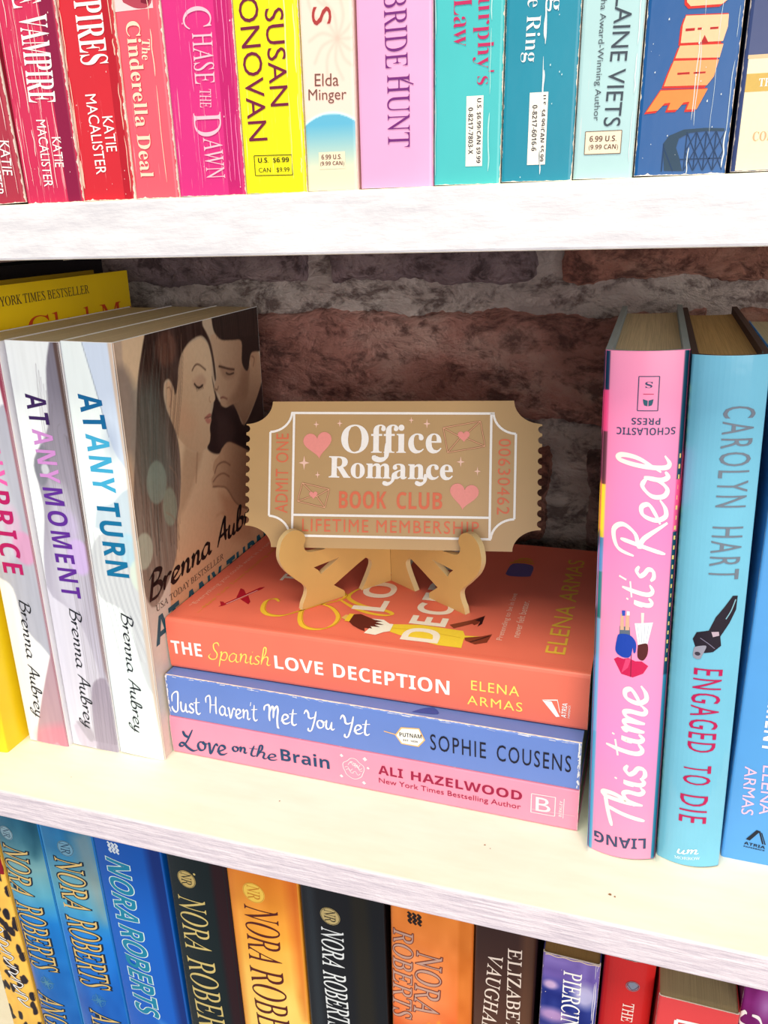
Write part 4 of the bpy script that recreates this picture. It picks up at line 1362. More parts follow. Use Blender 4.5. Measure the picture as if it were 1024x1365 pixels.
P = Paint(1, .2, 141.5, 215.8, 1.2, (18, 74, 98))
for k in range(40):
    P.poly([(3 + random.uniform(0, 120), 5 + k * 5), (5, 6 + k * 5), (5, 8 + k * 5)], (240, 214, 110), .6, .8, False)
P.poly([(0, 180), (30, 182), (30, 162), (0, 160)], (232, 90, 150), 1)
P.build(B.sr, B.cover, 'cover_picture')
for k in range(22):
    B.pf.rect(26.6 + random.uniform(-.1, .3), 96 + k * 3.9, 27.2, 97.6 + k * 3.9, (226, 214, 130), 'printed_picture', 2)
B.pf.rect(26.9, 150, 27.9, 170, (232, 90, 150), 'printed_picture', 2)
B.pf.line([(11.7, 207.3), (18.5, 207.3), (18.5, 195.3), (11.7, 195.3)], .3, dk, 'publisher_mark', 2, False, True)
B.pf.text('S', (16.3, 204.4, 13.9, 204.4, 2.2), dk, 'serif', 'publisher_mark')
B.pf.rect(13.4, 201.0, 16.9, 201.3, (214, 70, 110), 'publisher_mark', 2)
B.pf.poly([(13.4, 199.4), (15.0, 198.9), (15.0, 196.9), (13.9, 197.2), (13.6, 198)], (30, 90, 110), 'publisher_mark', 2)
B.pf.poly([(16.9, 199.4), (15.3, 198.9), (15.3, 196.9), (16.4, 197.2), (16.7, 198)], (30, 90, 110), 'publisher_mark', 2)
B.pf.text('SCHOLASTIC', (24.8, 188.0, 4.9, 187.7, 2.7), dk, 'sansb', 'publisher_mark', offset=-.008)
B.pf.text('PRESS', (19.6, 191.5, 9.9, 191.5, 2.5), dk, 'sansb', 'publisher_mark', offset=-.008)
B.pf.text('LIANG', (23.9, 8.4, 2.6, 7.8, 5.6), dk, 'sansb', 'author_lettering')
wb = (253, 246, 238)
B.pf.hand('This', (13.9, 15.8, 13.5, 48.0, 18.4), wb, width=.10, vary=.3, slant=.1, seed=1)
B.pf.hand('time', (13.8, 51.6, 13.6, 85.5, 15.8), wb, width=.10, vary=.3, slant=.1, seed=2)
B.pf.hand("it's", (14.3, 119.5, 14.9, 136.6, 13.4), wb, width=.10, vary=.3, slant=.1, seed=3)
B.pf.hand('Real', (14.4, 140.0, 14.6, 180.0, 19.8), wb, width=.085, vary=.3, slant=.12, seed=4)
B.pf.poly([(7.6, 95.8), (9, 97), (11.2, 96.6), (13.2, 97.2), (15.6, 96.1), (18, 96.2), (20.5, 94.2), (18.8, 90.9), (15.0, 88.9), (10.6, 89.9)], (206, 30, 86), 'printed_picture', 2)
B.pf.line([(14.2, 89), (14.0, 99.5)], .25, (120, 30, 60), 'printed_picture', 3, False)
B.pf.poly([(10.6, 90.2), (13, 93), (14, 97), (12, 96.8)], (230, 70, 120), 'printed_picture', 3)
B.pf.poly([(8.4, 105.4), (9.2, 107.2), (12.9, 107.4), (15.4, 104.6), (15.6, 100.4), (14.8, 99.8), (14.4, 102), (14, 99), (12.8, 97.4), (10.2, 97.6), (8.0, 99.8)], (28, 68, 176), 'printed_picture', 3, True)
B.pf.poly([(9.4, 116.0), (10.4, 116.1), (10.8, 109.2), (9.4, 109.0)], (222, 178, 150), 'printed_picture', 2)
B.pf.poly([(11.3, 116.2), (12.5, 116.3), (12.8, 109.4), (11.3, 109.2)], (222, 178, 150), 'printed_picture', 2)
B.pf.poly([(9.2, 110.6), (12.9, 110.8), (13.3, 106.8), (9.2, 106.6)], (96, 110, 130), 'printed_picture', 2)
B.pf.poly([(9.9, 115.2), (11.0, 115.4), (11.0, 117.6), (9.7, 117.4)], (52, 84, 190), 'printed_picture', 3)
B.pf.poly([(11.6, 115.6), (12.7, 115.7), (12.6, 117.4), (11.5, 117.4)], (240, 240, 244), 'printed_picture', 3)
B.pf.poly([(14.6, 112.6), (21.3, 113.2), (19.7, 103.7), (18, 101.8), (16.3, 103.0)], (240, 242, 248), 'printed_picture', 2)
for k in range(4):
    B.pf.line([(15.6 + k * 1.4, 112.4), (16.8 + k * .8, 104.4)], .14, (176, 188, 206), 'printed_picture', 3, False)
B.pf.poly([(16.7, 117.2), (17.9, 117.2), (17.9, 112.9), (17.0, 112.8)], (240, 226, 222), 'printed_picture', 2)
B.pf.poly([(16.3, 103.4), (19.6, 104.0), (20.0, 99.6), (18.5, 96.7), (16.6, 97.6), (16.2, 100)], (86, 32, 34), 'printed_picture', 3, True)
done(B)

B = build_book('hardcover_book', 'pale aqua glossy hardcover with raspberry lower title, right of the pink hardcover', 'book', 'THC', (122, 198, 228), 'hardcover', bulge=3.6, rad=.8, wear=.1, group=GM, board=(70, 46, 44), rough=.12, band=(90, 66, 58), pages=(206, 172, 120))
gy = (112, 124, 140)
B.pf.text('CAROLYN', (16.5, 197.3, 16.4, 160.7, 10.4), gy, 'sans', 'author_lettering', spacing=1.25)
B.pf.text('HART', (16.2, 153.3, 16.2, 132.7, 10.4), gy, 'sans', 'author_lettering', spacing=1.25)
ma = (186, 24, 88)
B.pf.text('ENGAGED', (13.9, 94.9, 13.8, 57.1, 10.6), ma, 'sans', spacing=1.25)
B.pf.text('TO', (13.1, 50.7, 13.2, 41.3, 10.6), ma, 'sans', spacing=1.25)
B.pf.text('DIE', (12.8, 36.0, 12.9, 22.3, 10.6), ma, 'sans', spacing=1.25)
B.pf.poly([(20.1, 126.0), (21.8, 125.9), (21.7, 120.3), (19.8, 114.8), (17.0, 109.2), (17.6, 105.3), (14.9, 102.5), (11.9, 101.8), (10.2, 102.5), (9.4, 103.1), (8.6, 103.8), (7.4, 107.1), (8.6, 110.2), (12.8, 111.5), (14.8, 117.2), (17.7, 121.8)], (34, 26, 40), 'printed_picture', 2)
B.pf.poly([(8.2, 103.8), (10.0, 104.6), (12.4, 104.8), (11.2, 100.8), (10.6, 99.2), (9, 98.9), (7.9, 100.2)], (150, 150, 168), 'printed_picture', 3, True)
B.pf.disc(9.5, 101.2, 1.0, .8, (60, 56, 72), lay=4)
B.pf.poly([(13.7, 111.0), (16.3, 111.2), (16.6, 109.6), (14.4, 108.9)], (190, 170, 186), 'printed_picture', 3)
B.pf.line([(21.2, 124.5), (20, 120), (18.4, 116.5)], .4, (130, 180, 196), 'printed_picture', 3)
B.pf.line([(10, 108), (13, 106), (15.4, 104)], .3, (120, 116, 140), 'printed_picture', 3)
B.pf.hand('um', (7.8, 6.6, 16.4, 8.0, 2.8), (240, 250, 252), 'publisher_mark', width=.1, slant=.2)
B.pf.text('MORROW', (7.1, 3.1, 17.3, 4.7, 1.5), (240, 250, 252), 'roman', 'publisher_mark')
done(B)

B = build_book('paperback_book', 'sky blue paperback with pale pink author lettering cut by the right edge', 'book', 'BLR', (88, 164, 232), wear=.15, group=GM, bulge=.3)
pp = (246, 200, 226)
B.pf.text('ARMAS', (6.6, 47.6, 7.7, 24.0, 4.6), pp, 'sans', 'author_lettering')
B.pf.text('ELENA', (13.2, 49.4, 14.4, 25.5, 4.6), pp, 'sans', 'author_lettering')
B.pf.text('THE AMERICAN ROOMMATE', (9.6, 190, 9.6, 112, 5), WHITE, 'sansb')
B.pf.text('EXPERIMENT', (11.6, 104, 12.2, 56.0, 5.4), WHITE, 'sansb')
B.pf.poly([(8.6, 11.6), (10.2, 11.3), (13.6, 16.8), (12.2, 17.2)], (24, 30, 46), 'publisher_mark', 2)
B.pf.poly([(13.0, 16.8), (13.6, 17.0), (15.6, 10.6), (15.0, 10.5)], (24, 30, 46), 'publisher_mark', 2)
B.pf.poly([(14.0, 16.2), (14.4, 16.2), (16.4, 10.6), (16.0, 10.4)], (24, 30, 46), 'publisher_mark', 2)
B.pf.text('ATRIA', (8.2, 9.6, 16.4, 9.0, 1.4), (24, 30, 46), 'sansb', 'publisher_mark')
B.pf.text('PAPERBACK', (8.2, 7.8, 16.4, 7.4, .7), (24, 30, 46), 'sansb', 'publisher_mark')
done(B)
# ------------------------------------------------------------------ the flat stack
B = build_book('paperback_book', 'pink paperback lying at the bottom of the flat stack of three', 'book', 'SB', (246, 150, 180), flat=True, wear=.5, rad=1.2, bulge=.5, group=GS)
nv = (20, 68, 108)
mg = (150, 20, 66)
B.pf.hand('Love', (3.6, 9.6, 32.6, 10.0, 14.0), nv, width=.10, vary=.55, slant=.15, seed=2)
B.pf.hand('on', (35.4, 10.0, 44.4, 10.1, 4.4), nv, width=.13, vary=.4, slant=.1, seed=3)
B.pf.hand('the', (45.6, 11.4, 61.2, 11.0, 8.6), nv, width=.09, vary=.4, slant=.15, seed=4)
B.pf.text('Brain', (63.1, 11.9, 89.4, 12.2, 7.4), nv, 'sansb')
B.pf.text('ALI', (114.7, 13.9, 127.0, 14.0, 5.0), mg, 'sansb', 'author_lettering')
B.pf.text('HAZELWOOD', (131.0, 14.0, 183.4, 14.2, 5.0), mg, 'sansb', 'author_lettering')
B.pf.text('New York Times Bestselling Author', (114.8, 7.3, 183.0, 7.7, 3.9), mg, 'sans', 'author_lettering')
wl = (250, 226, 232)
rb = random.Random(3)
cx, cy = 102, 11.6
B.pf.line([(cx + 5.4 * math.cos(a) * (1 + .1 * math.sin(5 * a)), cy + 5.6 * math.sin(a) * (1 + .08 * math.cos(4 * a))) for a in [k * .45 for k in range(14)]], .35, wl, 'printed_picture', 2, closed=True)
for k in range(9):
    a = rb.uniform(0, 6.28)
    x, y = cx + 2.6 * math.cos(a), cy + 2.8 * math.sin(a)
    B.pf.line([(x - 2, y + rb.uniform(-1, 1)), (x - .6, y + 1.1), (x + .8, y - .9), (x + 2, y + rb.uniform(-1, 1))], .28, wl, 'printed_picture', 2)
for x, y, s in ((96, 18, 1), (108, 18.3, 1.2), (109.5, 13.6, .8), (95.4, 6, 1), (107, 4.4, 1.1)):
    B.pf.poly([(x - s, y), (x, y + s), (x + s, y - .2), (x, y - s)], wl, 'printed_picture', 2)
B.pf.line([(187.6, 16.6), (198.2, 16.9), (198.2, 6.6), (187.6, 6.4)], .4, wl, 'publisher_mark', 2, False, True)
B.pf.text('B', (189.6, 11.6, 196.2, 11.7, 7.6), wl, 'sans', 'publisher_mark')
B.pf.text('BERKLEY', (200.6, 7.0, 200.8, 15.6, 1.3), wl, 'sansb', 'publisher_mark')
B.pf.line([(201.9, 6.4), (202, 17)], .3, wl, 'publisher_mark', 2, False)
B.pf.line([(188, 8.3), (207, 8.9)], .16, (250, 214, 224), 'wear_marks', 3)
done(B)

B = build_book('paperback_book', 'periwinkle blue paperback in the middle of the flat stack, edges scuffed white', 'book', 'SM', (104, 136, 212), flat=True, wear=.5, rad=.8, bulge=.3, group=GS)
wh = (250, 248, 246)
for s, q, sd_ in (('Just', (1.6, 9.4, 19.2, 9.9, 13.5), 1), ("Haven't", (22.4, 11.0, 51.6, 11.4, 12.2), 2), ('Met', (55.0, 11.0, 73.0, 11.2, 13.5), 3), ('You', (76.6, 12.0, 92.4, 12.2, 12.5), 4), ('Yet', (95.4, 12.4, 110.6, 12.8, 13.0), 5)):
    B.pf.hand(s, q, wh, width=.085, vary=.4, slant=.08, seed=sd_)
tn = (240, 190, 120)
B.pf.line([(117.2, 13.6), (125, 12.6)], .5, tn, 'printed_picture', 1, False)
B.pf.poly([(122.6, 12.6), (125.6, 17.4), (134.4, 18.4), (137.2, 12.6), (134.0, 8.2), (125.6, 8.2)], tn, 'publisher_mark', 1)
B.pf.poly([(123.3, 12.6), (126.0, 16.8), (134.1, 17.8), (136.5, 12.6), (133.6, 8.8), (126.0, 8.8)], (250, 248, 240), 'publisher_mark', 2)
B.pf.text('PUTNAM', (124.8, 13.4, 135.6, 14.2, 2.2), (30, 30, 40), 'sansb', 'publisher_mark', lay=3)
B.pf.text('EST. 1838', (126.6, 10.6, 133.6, 11.0, 1.0), (30, 30, 40), 'sansb', 'publisher_mark', lay=3)
ik = (22, 24, 44)
B.pf.text('SOPHIE', (139.6, 12.2, 165.5, 12.6, 8.6), ik, 'sans', 'author_lettering', spacing=1.2)
B.pf.text('COUSENS', (170.4, 12.6, 203.0, 13.2, 8.6), ik, 'sans', 'author_lettering', spacing=1.2)
r_ = random.Random(8)
for k in range(34):
    u = r_.uniform(1, 205)
    B.pf.line([(u, 24.0 - r_.random() * .3), (u + r_.uniform(.6, 5), 24.0 - r_.random() * .5)], r_.uniform(.1, .3), (206, 212, 234), 'wear_marks', 3, False)
for k in range(34):
    v = r_.uniform(.5, 24)
    B.pf.line([(206.2 + r_.uniform(-.5, .4), v), (206.2 + r_.uniform(-.5, .4), v + r_.uniform(.5, 3))], r_.uniform(.2, .7), (236, 236, 240), 'wear_marks', 3, False)
    if k % 2:
        B.pf.line([(.8 + r_.uniform(-.4, .3), v), (.8 + r_.uniform(-.4, .3), v + r_.uniform(.5, 3))], r_.uniform(.2, .6), (236, 236, 240), 'wear_marks', 3, False)
B.pt.poly([(130, 3), (142, 4.5), (139, 9), (134, 7)], (58, 84, 168), 'printed_picture', 1, True)
done(B)

B = build_book('paperback_book', 'coral red paperback on top of the flat stack, carrying the small easel', 'book', 'ST', (244, 120, 98), flat=True, wear=.1, rad=1.8, bulge=.6, group=GS, rough=.42)
yl = (244, 232, 110)
B.pf.text('THE', (2.0, 12.6, 19.4, 12.9, 7.4), wh, 'sansb')
B.pf.hand('Spanish', (22.7, 12.0, 57.4, 13.0, 14.5), yl, width=.055, vary=.4, slant=.2, seed=9)
B.pf.text('LOVE', (59.6, 12.6, 85.1, 12.6, 7.4), wh, 'sansb')
B.pf.text('DECEPTION', (90.3, 12.7, 147.0, 12.3, 7.6), wh, 'sansb')
B.pf.text('ELENA', (157.0, 15.6, 178.6, 15.7, 4.9), yl, 'sans', 'author_lettering', spacing=1.15)
B.pf.text('ARMAS', (155.2, 7.6, 180.2, 7.8, 4.9), yl, 'sans', 'author_lettering', spacing=1.15)
B.pf.poly([(188.8, 13.2), (192.8, 13.2), (196.6, 5.9), (195.0, 5.5)], wh, 'publisher_mark', 2)
B.pf.poly([(188.4, 13.4), (191.4, 13.4), (195.4, 14.0), (194.8, 14.5)], wh, 'publisher_mark', 2)
B.pf.line([(195.2, 14.6), (196.6, 8.0)], .25, wh, 'publisher_mark', 2, False)
B.pf.text('ATRIA', (198.2, 5.8, 198.6, 13.4, 2.1), wh, 'sansb', 'publisher_mark')
B.pf.text('PAPERBACK', (200.4, 5.9, 200.6, 12.6, .9), wh, 'sans', 'publisher_mark')
# the cover seen from the side of its spine: title reads away from the viewer
t_ = B.pt
t_.line([(1, 5.2), (100, 5.0), (207, 5.2)], .35, (246, 128, 106), 'spine_fold', 1, False)
t_.text('\u201cEverything you could want in a romance\u201d', (6.5, 15.5, 8.5, 119.0, 3.7), (250, 190, 170), 'sans', 'quote_lettering')
t_.text('\u2014New York Times bestselling author', (13.6, 9, 15.6, 104, 3.2), (232, 160, 70), 'sans', 'quote_lettering')
rd = (176, 12, 42)
t_.poly([(20.5, 18.2), (22.6, 20.2), (33.0, 43.0), (33.6, 46.0), (31.2, 44.4), (21.4, 21.6)], rd, 'printed_picture', 1)
t_.poly([(24.6, 30), (21.4, 41), (24.0, 40), (28.6, 34)], rd, 'printed_picture', 1)
t_.poly([(27.4, 29.0), (34.4, 24.6), (34.0, 27.6), (29.6, 34)], rd, 'printed_picture', 1)
t_.poly([(21.0, 20), (18.2, 24.0), (20.2, 24), (22.4, 22)], rd, 'printed_picture', 1)
t_.line([(23.0, 22), (31.6, 41)], .5, (250, 190, 190), 'printed_picture', 2, False)
gd = (246, 200, 60)
sw = [(48.6, 31.5), (45, 34), (42.0, 30), (44.5, 21), (50, 16.6), (57, 17.6), (63, 24), (70, 33), (78, 40), (80, 46), (74, 50), (66, 44), (63.6, 34), (65.0, 22), (70, 11.5), (76.3, 8.2), (82.5, 10.2), (85.6, 16), (84.4, 24), (78, 31.5), (71.0, 34.5)]
t_.line(sw, 1.9, gd, 'title_script', 2, taper=.4, vary=.5)
t_.line([(q[0] + .7, q[1] + .8) for q in sw], .35, (200, 130, 30), 'title_script', 3, taper=.4)
t_.line([(78, 42), (88, 35), (98, 31), (107, 30.6), (109.6, 33), (104, 36), (92, 38), (82, 45), (84, 56), (92, 62)], 1.6, gd, 'title_script', 2, taper=.4, vary=.5)
ww = (248, 238, 226)
t_.text('THE', (42.5, 56.0, 41.0, 86.0, 10.0), ww, 'sansb')
t_.text('LOVE', (96.4, 33.6, 93.0, 100.0, 17.6), ww, 'sansb')
t_.text('DECEPTION', (129.8, 9.6, 126.8, 131.0, 18.6), ww, 'sansb', spacing=1.02)
t_.poly([(86.6, 22.6), (87.6, 26.2), (90.4, 26.4), (90.0, 20.6)], (236, 190, 110), 'printed_picture', 4)
t_.poly([(89.0, 27.6), (92.6, 28.0), (92.4, 19.6), (89.2, 19.8)], (246, 206, 60), 'printed_picture', 5)
t_.poly([(91.5, 27.4), (94.6, 28.6), (98.0, 27.0), (103, 24.6), (107.6, 23.8), (104.6, 22.2), (109.4, 20.6), (104.8, 19.8), (108.2, 18.0), (103.6, 17.6), (105.0, 15.6), (101.0, 15.8), (102.4, 12.4), (98.8, 14.0), (94.6, 16.6), (91.8, 19.6)], (98, 34, 28), 'printed_picture', 6)
t_.poly([(101, 25.4), (107.6, 25.8), (111.6, 22.6), (113.6, 22.6), (114, 15.4), (111.4, 13.8), (108.4, 10.2), (102.6, 10.6), (103.6, 16)], (250, 246, 236), 'printed_picture', 4)
t_.poly([(113.0, 22.8), (126.7, 25.6), (147.6, 24.8), (149.4, 20.5), (157.2, 21.6), (155, 19), (149.6, 17.6), (150.4, 8.8), (139.4, 8.6), (122.1, 12.4), (113.2, 15.6)], (246, 212, 62), 'printed_picture', 1)
t_.line([(114, 19), (130, 20), (148, 18)], .3, (214, 170, 40), 'printed_picture', 2, False)
t_.poly([(139.9, 29.2), (149.0, 36.4), (153.4, 41.4), (153.0, 34), (151.4, 31.8), (150.2, 33.0), (142.7, 26.2)], (132, 56, 38), 'printed_picture', 1)
t_.poly([(150.8, 36.6), (154.4, 42.6), (154.8, 34.0), (153.2, 30.6), (153.4, 36.0)], (52, 18, 22), 'printed_picture', 2)
t_.poly([(149.6, 18.6), (157, 21.6), (161.4, 25), (160.6, 16.8), (155.6, 13.6), (150.6, 16)], (132, 56, 38), 'printed_picture', 2)
t_.line([(153, 15), (157, 19), (160.6, 23)], .7, (60, 22, 24), 'printed_picture', 3)
t_.text('Pretending to be in love', (166.0, 20.4, 164.8, 71.0, 3.5), (250, 206, 190), 'sans', 'quote_lettering')
t_.text('never felt better.', (172.4, 25.0, 171.4, 64.0, 3.5), (250, 206, 190), 'sans', 'quote_lettering')
t_.text('ELENA ARMAS', (191.8, 14.6, 190.8, 122.0, 9.0), (238, 190, 70), 'sans', 'author_lettering')
t_.poly([(155.4, 94), (158.5, 92), (167.6, 93.5), (169, 97), (167.8, 108.5), (157.0, 108.5)], (96, 84, 146), 'printed_picture', 1, True)
for k in range(3):
    t_.line([(155.0 + k * 2, 109.5 + k * 2.8), (162, 112 + k * 2.8), (168.4 - k, 111 + k * 2.8)], 1.2, (222, 160, 40), 'printed_picture', 2)
done(B)
STACK_TOP = (47.5 + 28.4)

# ------------------------------------------------------------------ the easel
wood = plain('pale_board', (206, 164, 98), 0.42, 0.0, .18, 60)
edgem = plain('pale_board_edge', (226, 196, 142), 0.5, 0.0, .15, 60)
OUT = [(0.1, 0.0), (19.2, 0.0), (13.9, 9.3), (12.3, 14.4), (15.2, 17.4), (18.4, 17.0), (36.4, 8.2), (32.8, 5.2), (30.2, 3.0), (30.0, 0.0), (56.0, 0.0), (55.2, 3.2), (52.9, 7.8), (52.9, 12.1),
       (58.0, 17.5), (64.0, 24.6), (66.4, 31.6), (64.6, 39.4), (60.4, 43.2), (55.8, 43.4), (52.2, 40.9), (51.2, 37.4), (52.4, 34.6), (51.6, 31.6), (48.6, 30.0), (40.4, 29.4), (18.4, 68.0), (16.0, 70.0), (12.0, 69.6), (0.1, 58.0)]
HOLE = [(32.2, 22.6), (47.6, 21.3), (45.2, 19.2), (43.7, 16.5)]


def smooth_outline(P_, keep):
    out = []
    n = len(P_)
    for i in range(n):
        p0, p1, p2, p3 = (np.array(P_[(i + k) % n], float) for k in (-1, 0, 1, 2))
        if i in keep and (i + 1) % n in keep:
            out.append(tuple(p1))
            continue
        for k in range(4):
            t = k / 4
            a = p1 if i in keep else p0
            b = p2 if (i + 1) % n in keep else p3
            if i in keep:
                a = 2 * p1 - p2
            if (i + 1) % n in keep:
                b = 2 * p2 - p1
            out.append(tuple(0.5 * ((2 * p1) + (-a + p2) * t + (2 * a - 5 * p1 + 4 * p2 - b) * t * t + (-a + 3 * p1 - 3 * p2 + b) * t ** 3)))
    return out


def plate(outline, holes, thick, name, parent, place, mat, emat, bev=0.25):
    """flat board cut to an outline, holes bridged in by triangulation; place(s, t, depth) -> point"""
    from mathutils.geometry import tessellate_polygon
    loops = [outline] + holes
    flat_ = [p for lp in loops for p in lp]
    tris = tessellate_polygon([[Vector((p[0], p[1], 0)) for p in lp] for lp in loops])
    bm = bmesh.new()
    f = [bm.verts.new(place(p[0], p[1], 0)) for p in flat_]
    b = [bm.verts.new(place(p[0], p[1], thick)) for p in flat_]
    for t in tris:
        for q in (f, b):
            try:
                bm.faces.new([q[i] for i in t])
            except ValueError:
                pass
    nf = len(bm.faces)
    k = 0
    for lp in loops:
        m = len(lp)
        for i in range(m):
            j = (i + 1) % m
            bm.faces.new((f[k + i], f[k + j], b[k + j], b[k + i]))
        k += m
    bm.faces.ensure_lookup_table()
    for i, fc in enumerate(bm.faces):
        fc.material_index = 0 if i < nf else 1
    o = finish(bm, name, parent, mat)
    o.data.materials.append(emat)
    return o


keep = {0, 1, 6, 9, 10, 11, 25, 26, 29}
outl = smooth_outline(OUT, keep)
Hx, Hy, Hz = -101.5, 78.5, STACK_TOP + .12
easel = thing('display_easel', 'small tan folding easel with two hooked legs on the coral book', 'easel', (Hx * MM, Hy * MM, Hz * MM))
DL, DR = (-0.5945, -0.8041), (0.8478, -0.5304)
NL, NR = (-0.8041, 0.5945), (0.5304, 0.8478)
plate(outl, [HOLE], 3.2, 'leg', easel, lambda s, t, e: Vector(((DL[0] * s + NL[0] * e) * MM, (DL[1] * s + NL[1] * e) * MM, t * MM)), wood, edgem)
plate(outl, [HOLE], 3.2, 'leg', easel, lambda s, t, e: Vector(((DR[0] * s + NR[0] * e) * MM, (DR[1] * s + NR[1] * e) * MM, t * MM)), wood, edgem)
bm = bmesh.new()
for z0 in (4, 40):
    r = bmesh.ops.create_cone(bm, segments=14, radius1=1.3 * MM, radius2=1.3 * MM, depth=14 * MM, cap_ends=True)
    for v in r['verts']:
        v.co += Vector((0.1 * MM, 2.6 * MM, (z0 + 7) * MM))
finish(bm, 'hinge', easel, plain('brass', (170, 140, 80), .35, 1.0))

# ------------------------------------------------------------------ the ticket-shaped plaque
al, yw = math.radians(20), math.radians(10.5)
U_ = Vector((math.cos(yw), math.sin(yw), 0))
Nh = Vector((-math.sin(yw), math.cos(yw), 0))
V_ = Vector((0, 0, math.cos(al))) + Nh * math.sin(al)
W_n = V_.cross(U_) * -1
W_n = U_.cross(V_) * -1 if U_.cross(V_).dot(Nh) < 0 else U_.cross(V_)
org = (Vector((-131.2, 38.3, 106.6)) + Nh * 2.6) * MM
tk = thing('ticket_plaque', 'tan ticket-shaped book club plaque with white and coral lettering, standing on the easel', 'plaque', org)


def tp(u, v, e):
    return (U_ * (u * 1.008 - .5) + V_ * ((v - .9) * 1.006 + .9) + W_n * e) * MM


u0, u1, v0, v1, rc = -32.6, 113.2, 0.9, 73.6, 0
tout = []


def arc(cx, cy, rx, ry, a0, a1, n=12):
    return [(cx + rx * math.cos(math.radians(a0 + (a1 - a0) * i / n)), cy + ry * math.sin(math.radians(a0 + (a1 - a0) * i / n))) for i in range(n + 1)]


def teeth(x, ya, yb, side, n=10):
    """scalloped edge: n half-round bites"""
    out = []
    p = (yb - ya) / n
    for i in range(n):
        c = ya + p * (i + .5)
        r = abs(p) * .36
        sg = 1 if yb > ya else -1
        out.append((x, ya + p * i + sg * .0))
        for k in range(9):
            a = math.pi * k / 8
            out.append((x + side * r * math.sin(a) * 1.05, c - sg * r * math.cos(a)))
    out.append((x, yb))
    return out


R1 = 13.4
tout += arc(u0, v0, R1, R1 - 2.8, 90, 0)[0:]              # bottom left bite
tout += arc(u1, v0, R1, R1 - 2.8, 180, 90)
tout += teeth(u1, 11.8, 62.2, -1)[1:]
tout += arc(u1, v1, R1, R1 - 2.2, 270, 180)[1:]
tout += arc(u0, v1, R1, R1 - 2.2, 0, -90)
tout += teeth(u0, 62.6, 11.8, 1)[1:-1]
seen, tt = None, []
for p in tout:
    if seen is None or math.hypot(p[0] - seen[0], p[1] - seen[1]) > .05:
        tt.append(p)
    seen = p
body = plate(tt, [], 3.0, 'plaque_board', tk, tp, plain('tan_board', (188, 152, 100), .42, 0.0, .14, 50), edgem)
# raised layers
RP = Print(lambda u, v, e: tp(u, v, -e * 1.4), tk)
wt = (250, 248, 244)


def seg(pts, w=1.15, c=wt, nm='white_frame', smooth=False):
    RP.line(pts, w, c, nm, 2, smooth, False, 1.0, rough=.5)


la = arc(-20.2 - 0.6, 68.6, 11.6, 10.2, -3, -87, 8)
lb = arc(-20.6 - 0.4, 6.6, 11.2, 10.0, 87, 6, 8)
ra = arc(101.4, 68.0, 11.4, 10.4, 183, 267, 8)
rb_ = arc(101.2, 6.2, 11.8, 10.4, 93, 177, 8)
seg([(-9.6, 67.9), (90.6, 67.4)])
seg(la[0:] + lb[0:], 1.1)
seg(ra + rb_, 1.1)
seg([(-8.2, 68.3), (-8.5, 5.5)])
seg([(89.0, 67.6), (88.9, 6.5)])
seg([(-8.5, 17.2), (88.9, 17.1)])
seg([(-9.6, 6.9), (89.6, 6.7)])
RP.text('Office', (15.7, 55.0, 65.2, 55.1, 14.2), wt, 'serif', 'white_lettering')
RP.text('Romance', (9.8, 41.1, 70.8, 40.4, 10.6), wt, 'serif', 'white_lettering', offset=.006)
RP.line([(38.4, 53), (38.4, 48.0), (37.6, 45.6), (35.0, 44.8), (32.6, 45.6), (32.2, 47.0)], 2.2, wt, 'white_lettering', 3, taper=.5, vary=.3)
RP.line([(42.0, 38.4), (41.4, 34.6), (39.0, 33.0), (36.6, 33.8)], 1.7, wt, 'white_lettering', 3, taper=.5, vary=.3)
RP.line([(57.6, 38.0), (57.2, 34.4), (55.0, 33.0), (52.6, 34.0)], 1.7, wt, 'white_lettering', 3, taper=.5, vary=.3)
co = (222, 112, 78)
RP.text('BOOK', (15.0, 25.0, 38.6, 25.0, 8.6), co, 'sansb', 'coral_lettering')
RP.text('CLUB', (43.6, 24.9, 65.9, 24.9, 8.4), co, 'sansb', 'coral_lettering')
RP.text('LIFETIME', (-3.4, 12.2, 29.8, 12.1, 6.2), co, 'sans', 'coral_lettering', spacing=1.15)
RP.text('MEMBERSHIP', (33.8, 12.1, 83.8, 12.0, 6.2), co, 'sans', 'coral_lettering', spacing=1.15)
RP.text('ADMIT', (-14.2, 18.0, -14.0, 40.0, 6.4), co, 'sans', 'coral_lettering', spacing=1.1)
RP.text('ONE', (-14.0, 43.2, -14.0, 57.6, 6.4), co, 'sans', 'coral_lettering', spacing=1.1)
RP.text('00630462', (95.6, 55.2, 95.2, 18.7, 6.0), co, 'sans', 'coral_lettering', spacing=1.1)
hp = (238, 150, 142)


def heart(cx, cy, s, rot, c=hp, nm='pink_heart'):
    p = []
    for k in range(40):
        t = 2 * math.pi * k / 40
        x = 16 * math.sin(t) ** 3 / 17
        y = (13 * math.cos(t) - 5 * math.cos(2 * t) - 2 * math.cos(3 * t) - math.cos(4 * t)) / 17
        x, y = x * s, y * s
        p.append((cx + x * math.cos(rot) - y * math.sin(rot), cy + x * math.sin(rot) + y * math.cos(rot)))
    RP.flush()
    RP.poly(p, c, nm, 4)
    RP.flush()


